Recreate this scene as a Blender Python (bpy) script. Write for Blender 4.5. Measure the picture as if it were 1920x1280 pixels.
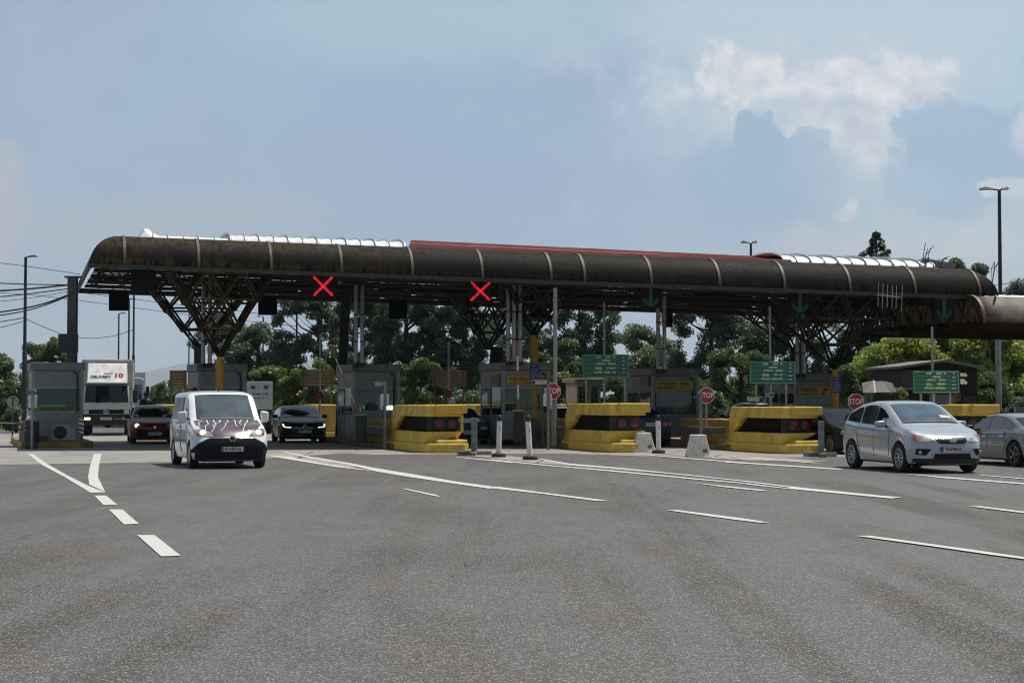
import bpy, bmesh, math, random
import numpy as np
from mathutils import Vector, Matrix
from mathutils.bvhtree import BVHTree
R = math.radians
rnd = random.Random(7)
SC = bpy.context.scene
COL = SC.collection
for o in list(bpy.data.objects): bpy.data.objects.remove(o)

# ---------------------------------------------------------------- camera
CH, FP, HZ = 1.66, 3200.0, 750.0           # eye height, focal length in photo pixels, horizon row
cam = bpy.data.cameras.new('camera'); camo = bpy.data.objects.new('camera', cam); COL.objects.link(camo)
cam.sensor_width = 36; cam.lens = 36 * FP / 1920; cam.clip_start = .1; cam.clip_end = 20000
PITCH = math.atan((HZ - 640) / FP)
camo.location = (0, 0, CH); camo.rotation_euler = (math.pi/2 + PITCH, 0, 0)
SC.camera = camo
SC.cycles.filter_width = 1.1
CM = Matrix.Rotation(math.pi/2 + PITCH, 3, 'X')
def ray(px, py): return CM @ Vector(((px-960)/FP, (640-py)/FP, -1))
def at(px, py, Y): d = ray(px, py); return Vector((0, 0, CH)) + d * (Y / d.y)
def gnd(px, py): d = ray(px, py); return Vector((0, 0, CH)) + d * (-CH / d.z)
def gxy(px, Y): p = at(px, 700, Y); return Vector((p.x, Y, 0))
def zat(py, Y): return at(960, py, Y).z

# ---------------------------------------------------------------- sun, sky, exposure
SUN = Vector((.30, .17, .94)).normalized()
sl = bpy.data.lights.new('sun', 'SUN'); sl.energy = 5.0; sl.angle = R(.55); sl.color = (1, .95, .87)
so = bpy.data.objects.new('sun', sl); COL.objects.link(so)
so.rotation_euler = SUN.to_track_quat('Z', 'Y').to_euler(); so.location = (0, 0, 60)
SC.view_settings.view_transform = 'Standard'; SC.view_settings.look = 'None'
SC.view_settings.exposure = 0; SC.view_settings.gamma = 1
world = bpy.data.worlds.new('World'); SC.world = world; world.use_nodes = True

class NG:
    """small node-graph helper"""
    def __init__(s, tree): s.t = tree; s.n = tree.nodes; s.l = tree.links
    def node(s, typ, **kw):
        n = s.n.new(typ)
        for k, v in kw.items(): setattr(n, k, v)
        return n
    def set(s, sock, v):
        if hasattr(v, 'is_linked') or isinstance(v, bpy.types.NodeSocket): s.l.new(v, sock)
        else:
            if isinstance(v, (tuple, list)) and len(v) == 3 and sock.type == 'RGBA': v = (*v, 1)
            sock.default_value = v
    def math(s, op, a, b=None, c=None, clamp=False):
        n = s.node('ShaderNodeMath', operation=op, use_clamp=clamp); s.set(n.inputs[0], a)
        if b is not None: s.set(n.inputs[1], b)
        if c is not None: s.set(n.inputs[2], c)
        return n.outputs[0]
    def mix(s, f, a, b, mode='MIX'):
        n = s.node('ShaderNodeMix', data_type='RGBA', blend_type=mode); s.set(n.inputs[0], f); s.set(n.inputs[6], a); s.set(n.inputs[7], b)
        return n.outputs[2]
    def ramp(s, f, a, b, smooth=True):
        n = s.node('ShaderNodeMapRange', clamp=True, interpolation_type='SMOOTHSTEP' if smooth else 'LINEAR')
        s.set(n.inputs[0], f); n.inputs[1].default_value = a; n.inputs[2].default_value = b
        return n.outputs[0]
    def noise(s, vec, scale, detail=3, rough=.55, dist=0):
        n = s.node('ShaderNodeTexNoise'); s.set(n.inputs['Vector'], vec); n.inputs['Scale'].default_value = scale
        n.inputs['Detail'].default_value = detail; n.inputs['Roughness'].default_value = rough; n.inputs['Distortion'].default_value = dist
        return n.outputs[0]
    def scale(s, vec, sc):
        n = s.node('ShaderNodeMapping'); s.set(n.inputs[0], vec); n.inputs['Scale'].default_value = sc; return n.outputs[0]
    def xyz(s, vec):
        n = s.node('ShaderNodeSeparateXYZ'); s.set(n.inputs[0], vec); return n.outputs

def lin(r, g, b):
    f = lambda c: (c/255/12.92 if c/255 <= .04045 else ((c/255+.055)/1.055)**2.4)
    return (f(r), f(g), f(b))

def build_sky():
    g = NG(world.node_tree); g.n.clear()
    out = g.node('ShaderNodeOutputWorld'); bg = g.node('ShaderNodeBackground'); bgc = g.node('ShaderNodeBackground')
    sky = g.node('ShaderNodeTexSky', sky_type='NISHITA'); sky.sun_disc = False
    sky.sun_elevation = math.asin(SUN.z); sky.sun_rotation = math.atan2(SUN.x, SUN.y); sky.dust_density = 3; sky.air_density = 1.2
    g.l.new(sky.outputs[0], bg.inputs[0]); bg.inputs[1].default_value = .06
    tc = g.node('ShaderNodeTexCoord'); v = tc.outputs['Generated']; X, Y, Z = g.xyz(v)
    ya = g.math('MAXIMUM', g.math('ABSOLUTE', Y), .15)
    az = g.math('DIVIDE', X, ya); el = g.math('DIVIDE', Z, ya)
    cx = g.node('ShaderNodeCombineXYZ'); g.set(cx.inputs[0], az); g.set(cx.inputs[1], el)
    P = cx.outputs[0]
    nb = g.noise(P, 14, 6, .62, .3); ns = g.noise(P, 42, 5, .62); nt = g.noise(P, 120, 4, .6); nl = g.noise(P, 5, 3, .5)
    nbc = g.math('SUBTRACT', nb, .5); nsc = g.math('ADD', g.math('SUBTRACT', ns, .5), g.math('MULTIPLY', g.math('SUBTRACT', nt, .5), .45))
    def blob(px, py, rx, ry, amp=1.1, soft=.35, fine=.5):
        dx = g.math('MULTIPLY', g.math('SUBTRACT', az, (px-960)/FP), FP/rx)
        dy = g.math('MULTIPLY', g.math('SUBTRACT', el, (HZ-py)/FP), FP/ry)
        d = g.math('SQRT', g.math('ADD', g.math('MULTIPLY', dx, dx), g.math('MULTIPLY', dy, dy)))
        d = g.math('SUBTRACT', d, g.math('ADD', g.math('MULTIPLY', nbc, amp*1.7), g.math('MULTIPLY', nsc, fine*2.1)))
        return g.ramp(d, 1+soft, 1-soft)
    hi = g.ramp(el, .0, .24); rt = g.ramp(az, -.02, .3); lf = g.ramp(az, -.12, -.32)
    col = g.mix(hi, lin(160, 180, 203), lin(160, 183, 206))
    col = g.mix(rt, col, lin(172, 201, 219))
    col = g.mix(g.math('MULTIPLY', lf, .8), col, lin(158, 174, 191))
    col = g.mix(g.math('MULTIPLY', g.ramp(nl, .42, .7), .7), col, lin(176, 200, 214))
    col = g.mix(g.math('MULTIPLY', g.ramp(nb, .44, .70), .6), col, lin(147, 169, 196))
    col = g.mix(g.math('MULTIPLY', g.ramp(g.noise(g.scale(P, (1, 2.2, 1)), 9, 6, .6, .6), .5, .72), .45), col, lin(178, 196, 211))
    def lay(col, m, c, k): return g.mix(g.math('MULTIPLY', m, k), col, c)
    inner = g.ramp(ns, .34, .66); lit = g.mix(inner, lin(201, 209, 220), lin(234, 234, 236)); soft = g.mix(inner, lin(190, 203, 217), lin(214, 219, 226))
    col = lay(col, blob(620, 330, 760, 300, 1.0, .8, .4), lin(150, 174, 205), .75)
    col = lay(col, blob(1080, 420, 330, 170, 1.0, .8, .4), lin(150, 175, 208), .7)
    col = lay(col, blob(1130, 130, 200, 110, 1.1, .7, .6), lin(148, 171, 200), .6)
    col = lay(col, blob(1640, 10, 520, 130, .9, .7), lin(186, 208, 219), .8)
    col = lay(col, blob(830, 40, 380, 75, .8, .8), lin(174, 199, 210), .7)
    col = lay(col, blob(1545, 190, 330, 200, .9, .6), lin(178, 202, 218), .85)
    col = lay(col, blob(1680, 470, 460, 150, 1.0, .8), lin(188, 205, 217), .85)
    col = lay(col, blob(1590, 150, 330, 150, 1.1, .85, .7), lin(196, 210, 221), .6)
    col = lay(col, blob(1560, 165, 245, 78, 1.1, .55, 1.0), soft, .8)
    col = lay(col, blob(1590, 225, 150, 110, 1.1, .6, 1.0), soft, .8)
    col = lay(col, blob(1395, 142, 85, 48, 1.3, .3, 1.1), lit, .9)
    col = lay(col, blob(1650, 142, 150, 38, 1.3, .3, 1.1), lit, .9)
    col = lay(col, blob(1530, 160, 120, 30, 1.4, .4, 1.1), lit, .8)
    col = lay(col, blob(1615, 260, 70, 50, 1.3, .4, 1.1), lit, .6)
    col = lay(col, blob(1425, 262, 46, 64, .9, .10, .75), lin(150, 179, 207), .92)
    col = lay(col, blob(1400, 345, 130, 85, .9, .22, .7), lin(153, 180, 208), .8)
    col = lay(col, blob(1440, 420, 190, 120, .9, .55, .6), lin(156, 182, 209), .7)
    col = lay(col, blob(1525, 262, 36, 22, 1.0, .2, .8), lin(163, 189, 212), .8)
    col = lay(col, blob(1540, 315, 50, 45, 1.0, .3, .7), lin(160, 187, 210), .7)
    col = lay(col, blob(1850, 270, 165, 90, .9, .12, .7), lin(155, 185, 212), .9)
    col = lay(col, blob(1780, 330, 110, 80, .9, .2, .7), lin(158, 187, 212), .85)
    col = lay(col, blob(1720, 350, 60, 35, 1.0, .5, .7), lin(170, 196, 216), .7)
    col = lay(col, blob(1603, 383, 20, 16, 1.2, .35, 1.7), lit, .75)
    col = lay(col, blob(1588, 402, 26, 12, 1.2, .5, 1.7), soft, .7)
    col = lay(col, blob(1640, 470, 190, 42, 1.3, .55, 1.1), lin(200, 207, 216), .6)
    col = lay(col, blob(1890, 450, 90, 36, 1.3, .5, 1.1), lin(203, 210, 219), .6)
    col = lay(col, blob(1905, 350, 60, 20, 1.2, .3, .9), lit, .8)
    col = lay(col, blob(1925, 250, 32, 50, 1.3, .3, .9), soft, .8)
    col = lay(col, blob(1500, 472, 80, 30, 1.3, .6, .9), lin(190, 198, 210), .6)
    col = lay(col, blob(5, 390, 45, 100, 1.3, .4, 1.0), lin(182, 186, 194), .8)
    col = lay(col, blob(210, 430, 240, 55, 1.3, .7, .8), lin(172, 184, 194), .65)
    col = lay(col, blob(480, 400, 150, 50, 1.3, .8, .8), lin(170, 182, 194), .5)
    col = lay(col, blob(1080, 390, 14, 40, 1.6, .6, .8), lin(178, 192, 210), .6)
    # unseen sky overhead and behind the viewer, darkened to cut ambient fill
    sky_dim = g.math('MAXIMUM', g.ramp(Y, .45, -.25), g.ramp(Z, .30, .75))
    col = g.mix(g.math('MULTIPLY', sky_dim, .72), col, (.095, .112, .138))
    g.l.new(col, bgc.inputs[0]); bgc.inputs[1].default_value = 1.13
    mx = g.node('ShaderNodeMixShader'); mx.inputs[0].default_value = .88
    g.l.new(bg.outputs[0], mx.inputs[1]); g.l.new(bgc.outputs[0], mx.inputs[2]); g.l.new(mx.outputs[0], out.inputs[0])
build_sky()

# ---------------------------------------------------------------- materials
MATS = {}
def mat(name, col, rough=.6, metal=0, var=.12, vscale=4, bump=0, bscale=40, spec=.5, coat=0, dirt=None, dscale=1.5, damt=.5, dstretch=(1, 1, 1), emis=None, estr=0):
    if name in MATS: return MATS[name]
    m = bpy.data.materials.new(name); m.use_nodes = True; g = NG(m.node_tree); b = g.n['Principled BSDF']
    tc = g.node('ShaderNodeTexCoord').outputs['Object']
    c2 = tuple(max(0, c*(1-min(.6, var*1.6))) for c in col); c3 = tuple(min(1, c*(1+var)) for c in col)
    c = g.mix(g.ramp(g.noise(tc, vscale, 4, .6), .3, .7), c2, c3)
    if dirt:
        dn = g.noise(g.scale(tc, dstretch), dscale, 5, .65)
        c = g.mix(g.math('MULTIPLY', g.ramp(dn, .45, .72), damt), c, dirt)
    g.l.new(c, b.inputs['Base Color'])
    rn = g.math('ADD', g.math('MULTIPLY', g.noise(tc, vscale*3, 3), .16), max(0, rough-.08)); g.l.new(rn, b.inputs['Roughness'])
    b.inputs['Metallic'].default_value = metal; b.inputs['Specular IOR Level'].default_value = spec
    if coat: b.inputs['Coat Weight'].default_value = coat; b.inputs['Coat Roughness'].default_value = .03
    if bump:
        bn = g.node('ShaderNodeBump'); bn.inputs['Strength'].default_value = bump; bn.inputs['Distance'].default_value = .02
        g.l.new(g.noise(tc, bscale, 4), bn.inputs['Height']); g.l.new(bn.outputs[0], b.inputs['Normal'])
    if emis: b.inputs['Emission Color'].default_value = (*emis, 1); b.inputs['Emission Strength'].default_value = estr
    MATS[name] = m; return m
def paint(name, col, metal=0, dust=.12, coat=.9): return mat(name, col, .32 if coat > .5 else .42, metal, .03, 2, spec=.5 if coat > .5 else .25, coat=coat, dirt=tuple(.5*c+.15*max(col)+.004 for c in col), dscale=3, damt=dust)
def glass(name, col=(.012, .016, .02), refl=.16, rough=.03):
    if name in MATS: return MATS[name]
    m = bpy.data.materials.new(name); m.use_nodes = True; g = NG(m.node_tree); g.n.clear()
    out = g.node('ShaderNodeOutputMaterial'); d = g.node('ShaderNodeBsdfDiffuse'); gl = g.node('ShaderNodeBsdfGlossy'); mx = g.node('ShaderNodeMixShader')
    tc = g.node('ShaderNodeTexCoord').outputs['Object']
    c = g.mix(g.ramp(g.noise(tc, 2.3, 3), .35, .7), tuple(.5*x for x in col), tuple(1.5*x for x in col)); g.l.new(c, d.inputs[0])
    gl.inputs['Roughness'].default_value = rough; gl.inputs[0].default_value = (.93, .97, 1, 1)
    fr = g.node('ShaderNodeFresnel'); fr.inputs[0].default_value = 1.5
    g.l.new(g.math('ADD', fr.outputs[0], refl, clamp=True), mx.inputs[0]); g.l.new(d.outputs[0], mx.inputs[1]); g.l.new(gl.outputs[0], mx.inputs[2]); g.l.new(mx.outputs[0], out.inputs[0])
    MATS[name] = m; return m
def clear_glass(name, tint=(.75, .85, .8), refl=.05):
    if name in MATS: return MATS[name]
    m = bpy.data.materials.new(name); m.use_nodes = True; g = NG(m.node_tree); g.n.clear()
    out = g.node('ShaderNodeOutputMaterial'); d = g.node('ShaderNodeBsdfTransparent'); gl = g.node('ShaderNodeBsdfGlossy'); mx = g.node('ShaderNodeMixShader')
    d.inputs[0].default_value = (*tint, 1); gl.inputs['Roughness'].default_value = .02
    fr = g.node('ShaderNodeFresnel'); fr.inputs[0].default_value = 1.5
    g.l.new(g.math('ADD', fr.outputs[0], refl, clamp=True), mx.inputs[0]); g.l.new(d.outputs[0], mx.inputs[1]); g.l.new(gl.outputs[0], mx.inputs[2]); g.l.new(mx.outputs[0], out.inputs[0])
    MATS[name] = m; return m
def glow(name, col, s):
    return mat(name, tuple(.6*c for c in col), .4, emis=col, estr=s, var=.02)

BLACK = mat('black_plastic', (.012, .012, .013), .45)
RUBBER = mat('tyre_rubber', (.016, .016, .017), .8, bump=.3)
CHROME = mat('chrome', (.75, .76, .78), .12, 1, .03)
STEEL = mat('galvanised_steel', (.36, .37, .38), .42, .75, .15, 3, dirt=(.12, .1, .08), damt=.35)
DSTEEL = mat('dark_steel', (.10, .105, .11), .5, .4, .2, 3)
LAMPPOLE = mat('lamp_pole_paint', (.035, .037, .042), .5, .3, .2)
YEL = mat('yellow_paint', (.74, .51, .085), .6, 0, .14, 1.2, .25, 60, dirt=(.16, .115, .035), dscale=1.3, damt=.6)
YELC = mat('yellow_column_paint', (.50, .27, .02), .55, 0, .15, 2, dirt=(.1, .06, .02), damt=.5)
WHITE = mat('white_plastic', (.72, .72, .70), .5, dirt=(.35, .33, .3), damt=.3)
GREYP = mat('grey_panel', (.235, .235, .235), .5, 0, .07, 2, dirt=(.16, .155, .15), dscale=1.2, damt=.45, dstretch=(2, 2, .3))
GREYF = mat('grey_frame', (.22, .225, .23), .5, .1, .1)
CONC = mat('concrete_block', (.80, .75, .68), .85, 0, .15, 6, .5, 40, dirt=(.25, .21, .17), dscale=3.2, damt=.45)
PLATE = mat('number_plate', (.72, .73, .74), .45)
INK = mat('black_ink', (.012, .012, .014), .5)
REDI = mat('red_ink', (.42, .02, .05), .5)
BLUEI = mat('blue_ink', (.02, .05, .25), .5)
WHITEI = mat('white_ink', (.75, .76, .75), .5)

# ---------------------------------------------------------------- mesh building
class MB:
    def __init__(s): s.v = []; s.f = []
    def quad(s, *p):
        i = len(s.v); s.v += [tuple(q) for q in p]; s.f.append(tuple(range(i, i+len(p)))); return s
    def box(s, x0, x1, y0, y1, z0, z1, M=None):
        i = len(s.v); pts = [(x, y, z) for z in (z0, z1) for y in (y0, y1) for x in (x0, x1)]
        if M is not None: pts = [tuple(M @ Vector(p)) for p in pts]
        s.v += pts
        s.f += [tuple(i+k for k in q) for q in ((0, 2, 3, 1), (4, 5, 7, 6), (0, 1, 5, 4), (2, 6, 7, 3), (0, 4, 6, 2), (1, 3, 7, 5))]
        return s
    def bar(s, p, q, w, h=None):
        """rectangular bar between two points"""
        h = h or w; p, q = Vector(p), Vector(q); d = q-p; L = d.length
        if L < 1e-6: return s
        z = d.normalized(); up = Vector((0, 0, 1)) if abs(z.z) < .95 else Vector((0, 1, 0))
        x = z.cross(up).normalized(); y = x.cross(z)
        i = len(s.v)
        for e in (p, q):
            for a, b in ((-1, -1), (1, -1), (1, 1), (-1, 1)): s.v.append(tuple(e + x*a*w/2 + y*b*h/2))
        s.f += [tuple(i+k for k in t) for t in ((3, 2, 1, 0), (4, 5, 6, 7), (0, 1, 5, 4), (1, 2, 6, 5), (2, 3, 7, 6), (3, 0, 4, 7))]
        return s
    def tube(s, pts, r, n=8, cap=True):
        pts = [Vector(p) for p in pts]; m = len(pts); rs = r if isinstance(r, (list, tuple)) else [r]*m
        base = len(s.v); px = None
        for k, p in enumerate(pts):
            d = (pts[min(k+1, m-1)] - pts[max(k-1, 0)]).normalized()
            up = Vector((0, 0, 1)) if abs(d.z) < .95 else Vector((0, 1, 0))
            x = d.cross(up).normalized() if px is None else (px - d*px.dot(d)).normalized()
            px = x; y = d.cross(x)
            for j in range(n):
                a = 2*math.pi*j/n; s.v.append(tuple(p + (x*math.cos(a) + y*math.sin(a))*rs[k]))
        for k in range(m-1):
            for j in range(n):
                a = base+k*n+j; b = base+k*n+(j+1) % n; s.f.append((a, b, b+n, a+n))
        if cap:
            s.f.append(tuple(base+j for j in reversed(range(n)))); s.f.append(tuple(base+(m-1)*n+j for j in range(n)))
        return s
    def prism(s, poly, a, b, axis='y'):
        """extrude a 2D outline between a and b along an axis; outline is in the other two axes"""
        n = len(poly); i = len(s.v)
        def P(u, w, t): return {'y': (u, t, w), 'x': (t, u, w), 'z': (u, w, t)}[axis]
        for t in (a, b):
            for u, w in poly: s.v.append(P(u, w, t))
        s.f.append(tuple(i+k for k in range(n))); s.f.append(tuple(i+n+k for k in reversed(range(n))))
        for k in range(n): s.f.append((i+k, i+n+k, i+n+(k+1) % n, i+(k+1) % n))
        return s
    def lathe(s, prof, c=(0, 0, 0), axis='z', n=20, cap=True):
        """profile of (radius, height)"""
        i = len(s.v); c = Vector(c)
        for r, h in prof:
            for k in range(n):
                a = 2*math.pi*k/n; u, w = r*math.cos(a), r*math.sin(a)
                s.v.append(tuple(c + Vector({'z': (u, w, h), 'y': (u, h, w), 'x': (h, u, w)}[axis])))
        for j in range(len(prof)-1):
            for k in range(n): s.f.append((i+j*n+k, i+j*n+(k+1) % n, i+(j+1)*n+(k+1) % n, i+(j+1)*n+k))
        if cap: s.f.append(tuple(i+k for k in reversed(range(n)))); s.f.append(tuple(i+(len(prof)-1)*n+k for k in range(n)))
        return s
    def grid(s, rows):
        i = len(s.v); n = len(rows[0])
        for r in rows: s.v += [tuple(p) for p in r]
        for a in range(len(rows)-1):
            for b in range(n-1): s.f.append((i+a*n+b, i+a*n+b+1, i+(a+1)*n+b+1, i+(a+1)*n+b))
        return s
    def disc(s, c, r, n=20, axis='y', t=.01, squash=1):
        return s.lathe([(r, -t/2), (r, t/2)], c, axis, n) if squash == 1 else s
    def build(s, name, m, parent=None, smooth=None, bevel=0, fix=True):
        me = bpy.data.meshes.new(name); me.from_pydata(s.v, [], s.f)
        if fix:
            bm = bmesh.new(); bm.from_mesh(me); bmesh.ops.recalc_face_normals(bm, faces=bm.faces); bm.to_mesh(me); bm.free()
        me.materials.append(m)
        if smooth is not None:
            me.shade_smooth(); me.set_sharp_from_angle(angle=R(smooth))
        o = bpy.data.objects.new(name, me); COL.objects.link(o)
        if parent: o.parent = parent
        if bevel:
            b = o.modifiers.new('bevel', 'BEVEL'); b.width = bevel; b.segments = 2; b.limit_method = 'ANGLE'; b.angle_limit = R(40)
        return o
def tag(o, label, cat, group=None):
    o['label'] = label; o['category'] = cat
    if group: o['group'] = group
    return o
def thing(name, label, cat, loc=(0, 0, 0), rz=0, group=None):
    o = bpy.data.objects.new(name, None); COL.objects.link(o); o.empty_display_size = .3
    o.location = loc; o.rotation_euler = (0, 0, rz); return tag(o, label, cat, group)
def struct(name, mb, m, kind='structure', **kw):
    o = mb.build(name, m, **kw); o['kind'] = kind; return o
def copy_tree(o, parent=None):
    c = o.copy(); COL.objects.link(c)
    if parent is not None: c.parent = parent
    for ch in list(o.children): copy_tree(ch, c)
    return c
def text(name, s, size, m, parent, loc, rot=(math.pi/2, 0, 0), ext=.003, wide=1, align='CENTER', bold=0):
    cu = bpy.data.curves.new(name, 'FONT'); cu.body = s; cu.size = size; cu.extrude = ext; cu.align_x = align; cu.align_y = 'CENTER'; cu.offset = bold
    cu.resolution_u = 3
    t = bpy.data.objects.new(name, cu); COL.objects.link(t); bpy.context.view_layer.update()
    me = bpy.data.meshes.new_from_object(t.evaluated_get(bpy.context.evaluated_depsgraph_get())); bpy.data.objects.remove(t)
    me.materials.clear(); me.materials.append(m)
    o = bpy.data.objects.new(name, me); COL.objects.link(o); o.parent = parent; o.location = loc; o.rotation_euler = rot; o.scale = (wide, 1, 1)
    return o
# ---------------------------------------------------------------- ground
def ground_mat(name, base, kind):
    m = bpy.data.materials.new(name); m.use_nodes = True; g = NG(m.node_tree); b = g.n['Principled BSDF']
    tc = g.node('ShaderNodeTexCoord').outputs['Object']
    if kind == 'asphalt':
        big = g.noise(g.scale(tc, (1, .35, 1)), .35, 5, .6); mid = g.noise(tc, 2.2, 4, .6); red = g.noise(tc, .6, 4, .65)
        rot = g.node('ShaderNodeMapping'); g.set(rot.inputs[0], tc); rot.inputs['Rotation'].default_value = (0, 0, R(-17)); rot.inputs['Scale'].default_value = (.9, .035, 1)
        streak = g.noise(rot.outputs[0], 1.3, 4, .6, .4)
        c = g.mix(g.ramp(big, .38, .62), tuple(.58*x for x in base), tuple(1.25*x for x in base))
        c = g.mix(g.math('MULTIPLY', g.ramp(streak, .46, .62), .6), c, tuple(1.42*x for x in (base[0]*.97, base[1], base[2]*1.05)))
        c = g.mix(g.math('MULTIPLY', g.ramp(streak, .48, .34), .5), c, tuple(.62*x for x in base))
        c = g.mix(g.math('MULTIPLY', g.ramp(red, .47, .62), .7), c, (base[0]*.98, base[1]*.84, base[2]*.80))
        c = g.mix(g.math('MULTIPLY', g.ramp(mid, .35, .7), .25), c, tuple(.75*x for x in base))
        rx = g.xyz(rot.outputs[0])[0]; wob = g.math('ADD', rx, g.math('MULTIPLY', g.noise(tc, .5, 3), .10))
        seam = g.math('ABSOLUTE', g.math('SUBTRACT', g.math('FRACT', g.math('MULTIPLY', wob, .31)), .5))
        c = g.mix(g.math('MULTIPLY', g.math('MULTIPLY', g.ramp(seam, .006, .002), g.ramp(g.noise(tc, .35, 3), .45, .6)), .3), c, (.03, .03, .03))
        ck = g.node('ShaderNodeTexVoronoi', feature='DISTANCE_TO_EDGE'); g.set(ck.inputs['Vector'], g.mix(.12, tc, g.node('ShaderNodeTexNoise').outputs[1], 'ADD')); ck.inputs['Scale'].default_value = .16
        c = g.mix(g.math('MULTIPLY', g.math('MULTIPLY', g.ramp(ck.outputs[0], .006, .001), g.ramp(g.noise(tc, .22, 2), .50, .60)), .55), c, (.03, .03, .03))
        oil = g.noise(g.scale(rot.outputs[0], (1, 8, 1)), 1.1, 5, .7)
        c = g.mix(g.math('MULTIPLY', g.ramp(oil, .60, .76), .45), c, (.045, .043, .041))
        v = g.node('ShaderNodeTexVoronoi'); g.set(v.inputs['Vector'], tc); v.inputs['Scale'].default_value = 95
        st = g.xyz(v.outputs['Color'])[0]
        c = g.mix(g.math('MULTIPLY', g.ramp(st, .78, .97), .52), c, (.50, .47, .44))
        c = g.mix(g.math('MULTIPLY', g.ramp(st, .42, .08), .8), c, (.026, .025, .024))
        f2 = g.noise(tc, 26, 3, .7)
        c = g.mix(g.math('MULTIPLY', g.ramp(f2, .52, .7), .35), c, tuple(1.5*x for x in base))
        h = g.math('ADD', v.outputs['Distance'], g.math('MULTIPLY', f2, .5)); bs, bd, ro = .5, .008, .52
    elif kind == 'concrete':
        big = g.noise(tc, .5, 5, .65); mid = g.noise(tc, 4, 5, .65)
        c = g.mix(g.ramp(big, .3, .7), tuple(.85*x for x in base), tuple(1.12*x for x in base))
        c = g.mix(g.math('MULTIPLY', g.ramp(mid, .4, .7), .4), c, tuple(.72*x for x in base))
        dk = g.noise(g.scale(tc, (.7, .25, 1)), 1.0, 4, .6)
        c = g.mix(g.math('MULTIPLY', g.ramp(dk, .5, .75), .55), c, (.09, .088, .085))
        v = g.node('ShaderNodeTexVoronoi', feature='DISTANCE_TO_EDGE'); g.set(v.inputs['Vector'], tc); v.inputs['Scale'].default_value = .28
        c = g.mix(g.ramp(v.outputs[0], .012, .004), c, (.06, .058, .055))
        h = g.noise(tc, 60, 4); bs, bd, ro = .4, .01, .85
    elif kind == 'paint':
        n = g.noise(tc, 5, 6, .75); n2 = g.noise(tc, 45, 3, .6)
        c = g.mix(g.ramp(n2, .35, .65), tuple(.85*x for x in base), base)
        c = g.mix(g.math('MULTIPLY', g.ramp(n, .56, .74), .75), c, (.17, .168, .165))
        h = n2; bs, bd, ro = .4, .006, .6
    else:
        big = g.noise(tc, .06, 5, .6); mid = g.noise(tc, .8, 5, .65)
        c = g.mix(g.ramp(big, .35, .65), (.055, .085, .02), (.12, .12, .045)); c = g.mix(g.math('MULTIPLY', g.ramp(mid, .4, .7), .5), c, (.03, .055, .012))
        h = g.noise(tc, 14, 5); bs, bd, ro = 1, .1, .9
    g.l.new(c, b.inputs['Base Color'])
    if kind == 'asphalt': g.l.new(g.math('ADD', .40, g.math('ADD', g.math('MULTIPLY', g.ramp(streak, .62, .40), .22), g.math('MULTIPLY', g.ramp(big, .62, .38), .24))), b.inputs['Roughness'])
    else: b.inputs['Roughness'].default_value = ro
    b.inputs['Specular IOR Level'].default_value = .5
    bn = g.node('ShaderNodeBump'); bn.inputs['Strength'].default_value = bs; bn.inputs['Distance'].default_value = bd
    g.l.new(h, bn.inputs['Height']); g.l.new(bn.outputs[0], b.inputs['Normal']); return m
ASPH = ground_mat('asphalt', (.078, .073, .068), 'asphalt')
APRON = ground_mat('apron_concrete', (.265, .255, .235), 'concrete')
DUST = ground_mat('dusty_concrete', (.30, .275, .245), 'concrete')
LINE = ground_mat('road_paint', (.56, .55, .52), 'paint')
GRASS = ground_mat('grass_ground', (.07, .1, .03), 'grass')

struct('ground', MB().quad((-6000, -300, -.03), (6000, -300, -.03), (6000, 9000, -.03), (-6000, 9000, -.03)), GRASS)
struct('road', MB().quad((-46, 92, 0), (-6, 92, 0), (-62, 300, 0), (-118, 300, 0)).quad((-70, -14, 0), (70, -14, 0), (70, 92, 0), (-70, 92, 0)), ASPH)
def gpoly(pts, z): return [(*gnd(x, y).xy, z) for x, y in pts]
def sheet(mb, pts, z): mb.quad(*gpoly(pts, z)); return mb
apron = MB(); apron.quad(*(gpoly([(-160, 876), (0, 871), (330, 866), (520, 858), (640, 850), (700, 852), (1050, 850), (1300, 858)], .004)
        + [(40, 54, .004), (40, 84, .004), (-40, 84, .004), (-26, 60, .004)]))
struct('concrete_apron', apron, APRON)
gore = MB()
sheet(gore, [(835, 848), (905, 848), (1010, 862), (1120, 875), (1330, 893), (1200, 884), (960, 864)], .008)
sheet(gore, [(1150, 850), (1300, 850), (1400, 853), (1560, 866), (1400, 863), (1250, 854)], .008)
sheet(gore, [(497, 846), (530, 846), (620, 862), (690, 876), (640, 876), (560, 862), (497, 856)], .008)
struct('dusty_gore', gore, DUST)
k = .36458
def zz(pts): return [(x*k, 820+y*k) for x, y in pts]
marks = [
 zz([(140, 82), (172, 86), (242, 136), (345, 195), (455, 250), (540, 283), (465, 285), (330, 203), (215, 142)]),
 zz([(484, 84), (522, 84), (508, 150), (504, 205), (541, 282), (500, 262), (460, 245), (453, 205), (462, 150)]),
 zz([(485, 300), (545, 300), (605, 348), (532, 349)]), zz([(560, 372), (630, 372), (715, 446), (637, 449)]), zz([(705, 504), (795, 504), (930, 611), (828, 614)]),
]
def zq(ox, oy, s, pts): return [(ox+x/s, oy+y/s) for x, y in pts]
A = lambda *p: zq(480, 830, 4, p); B = lambda *p: zq(920, 830, 4, p); D = lambda *p: zq(1360, 830, 3.4286, p)
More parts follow.
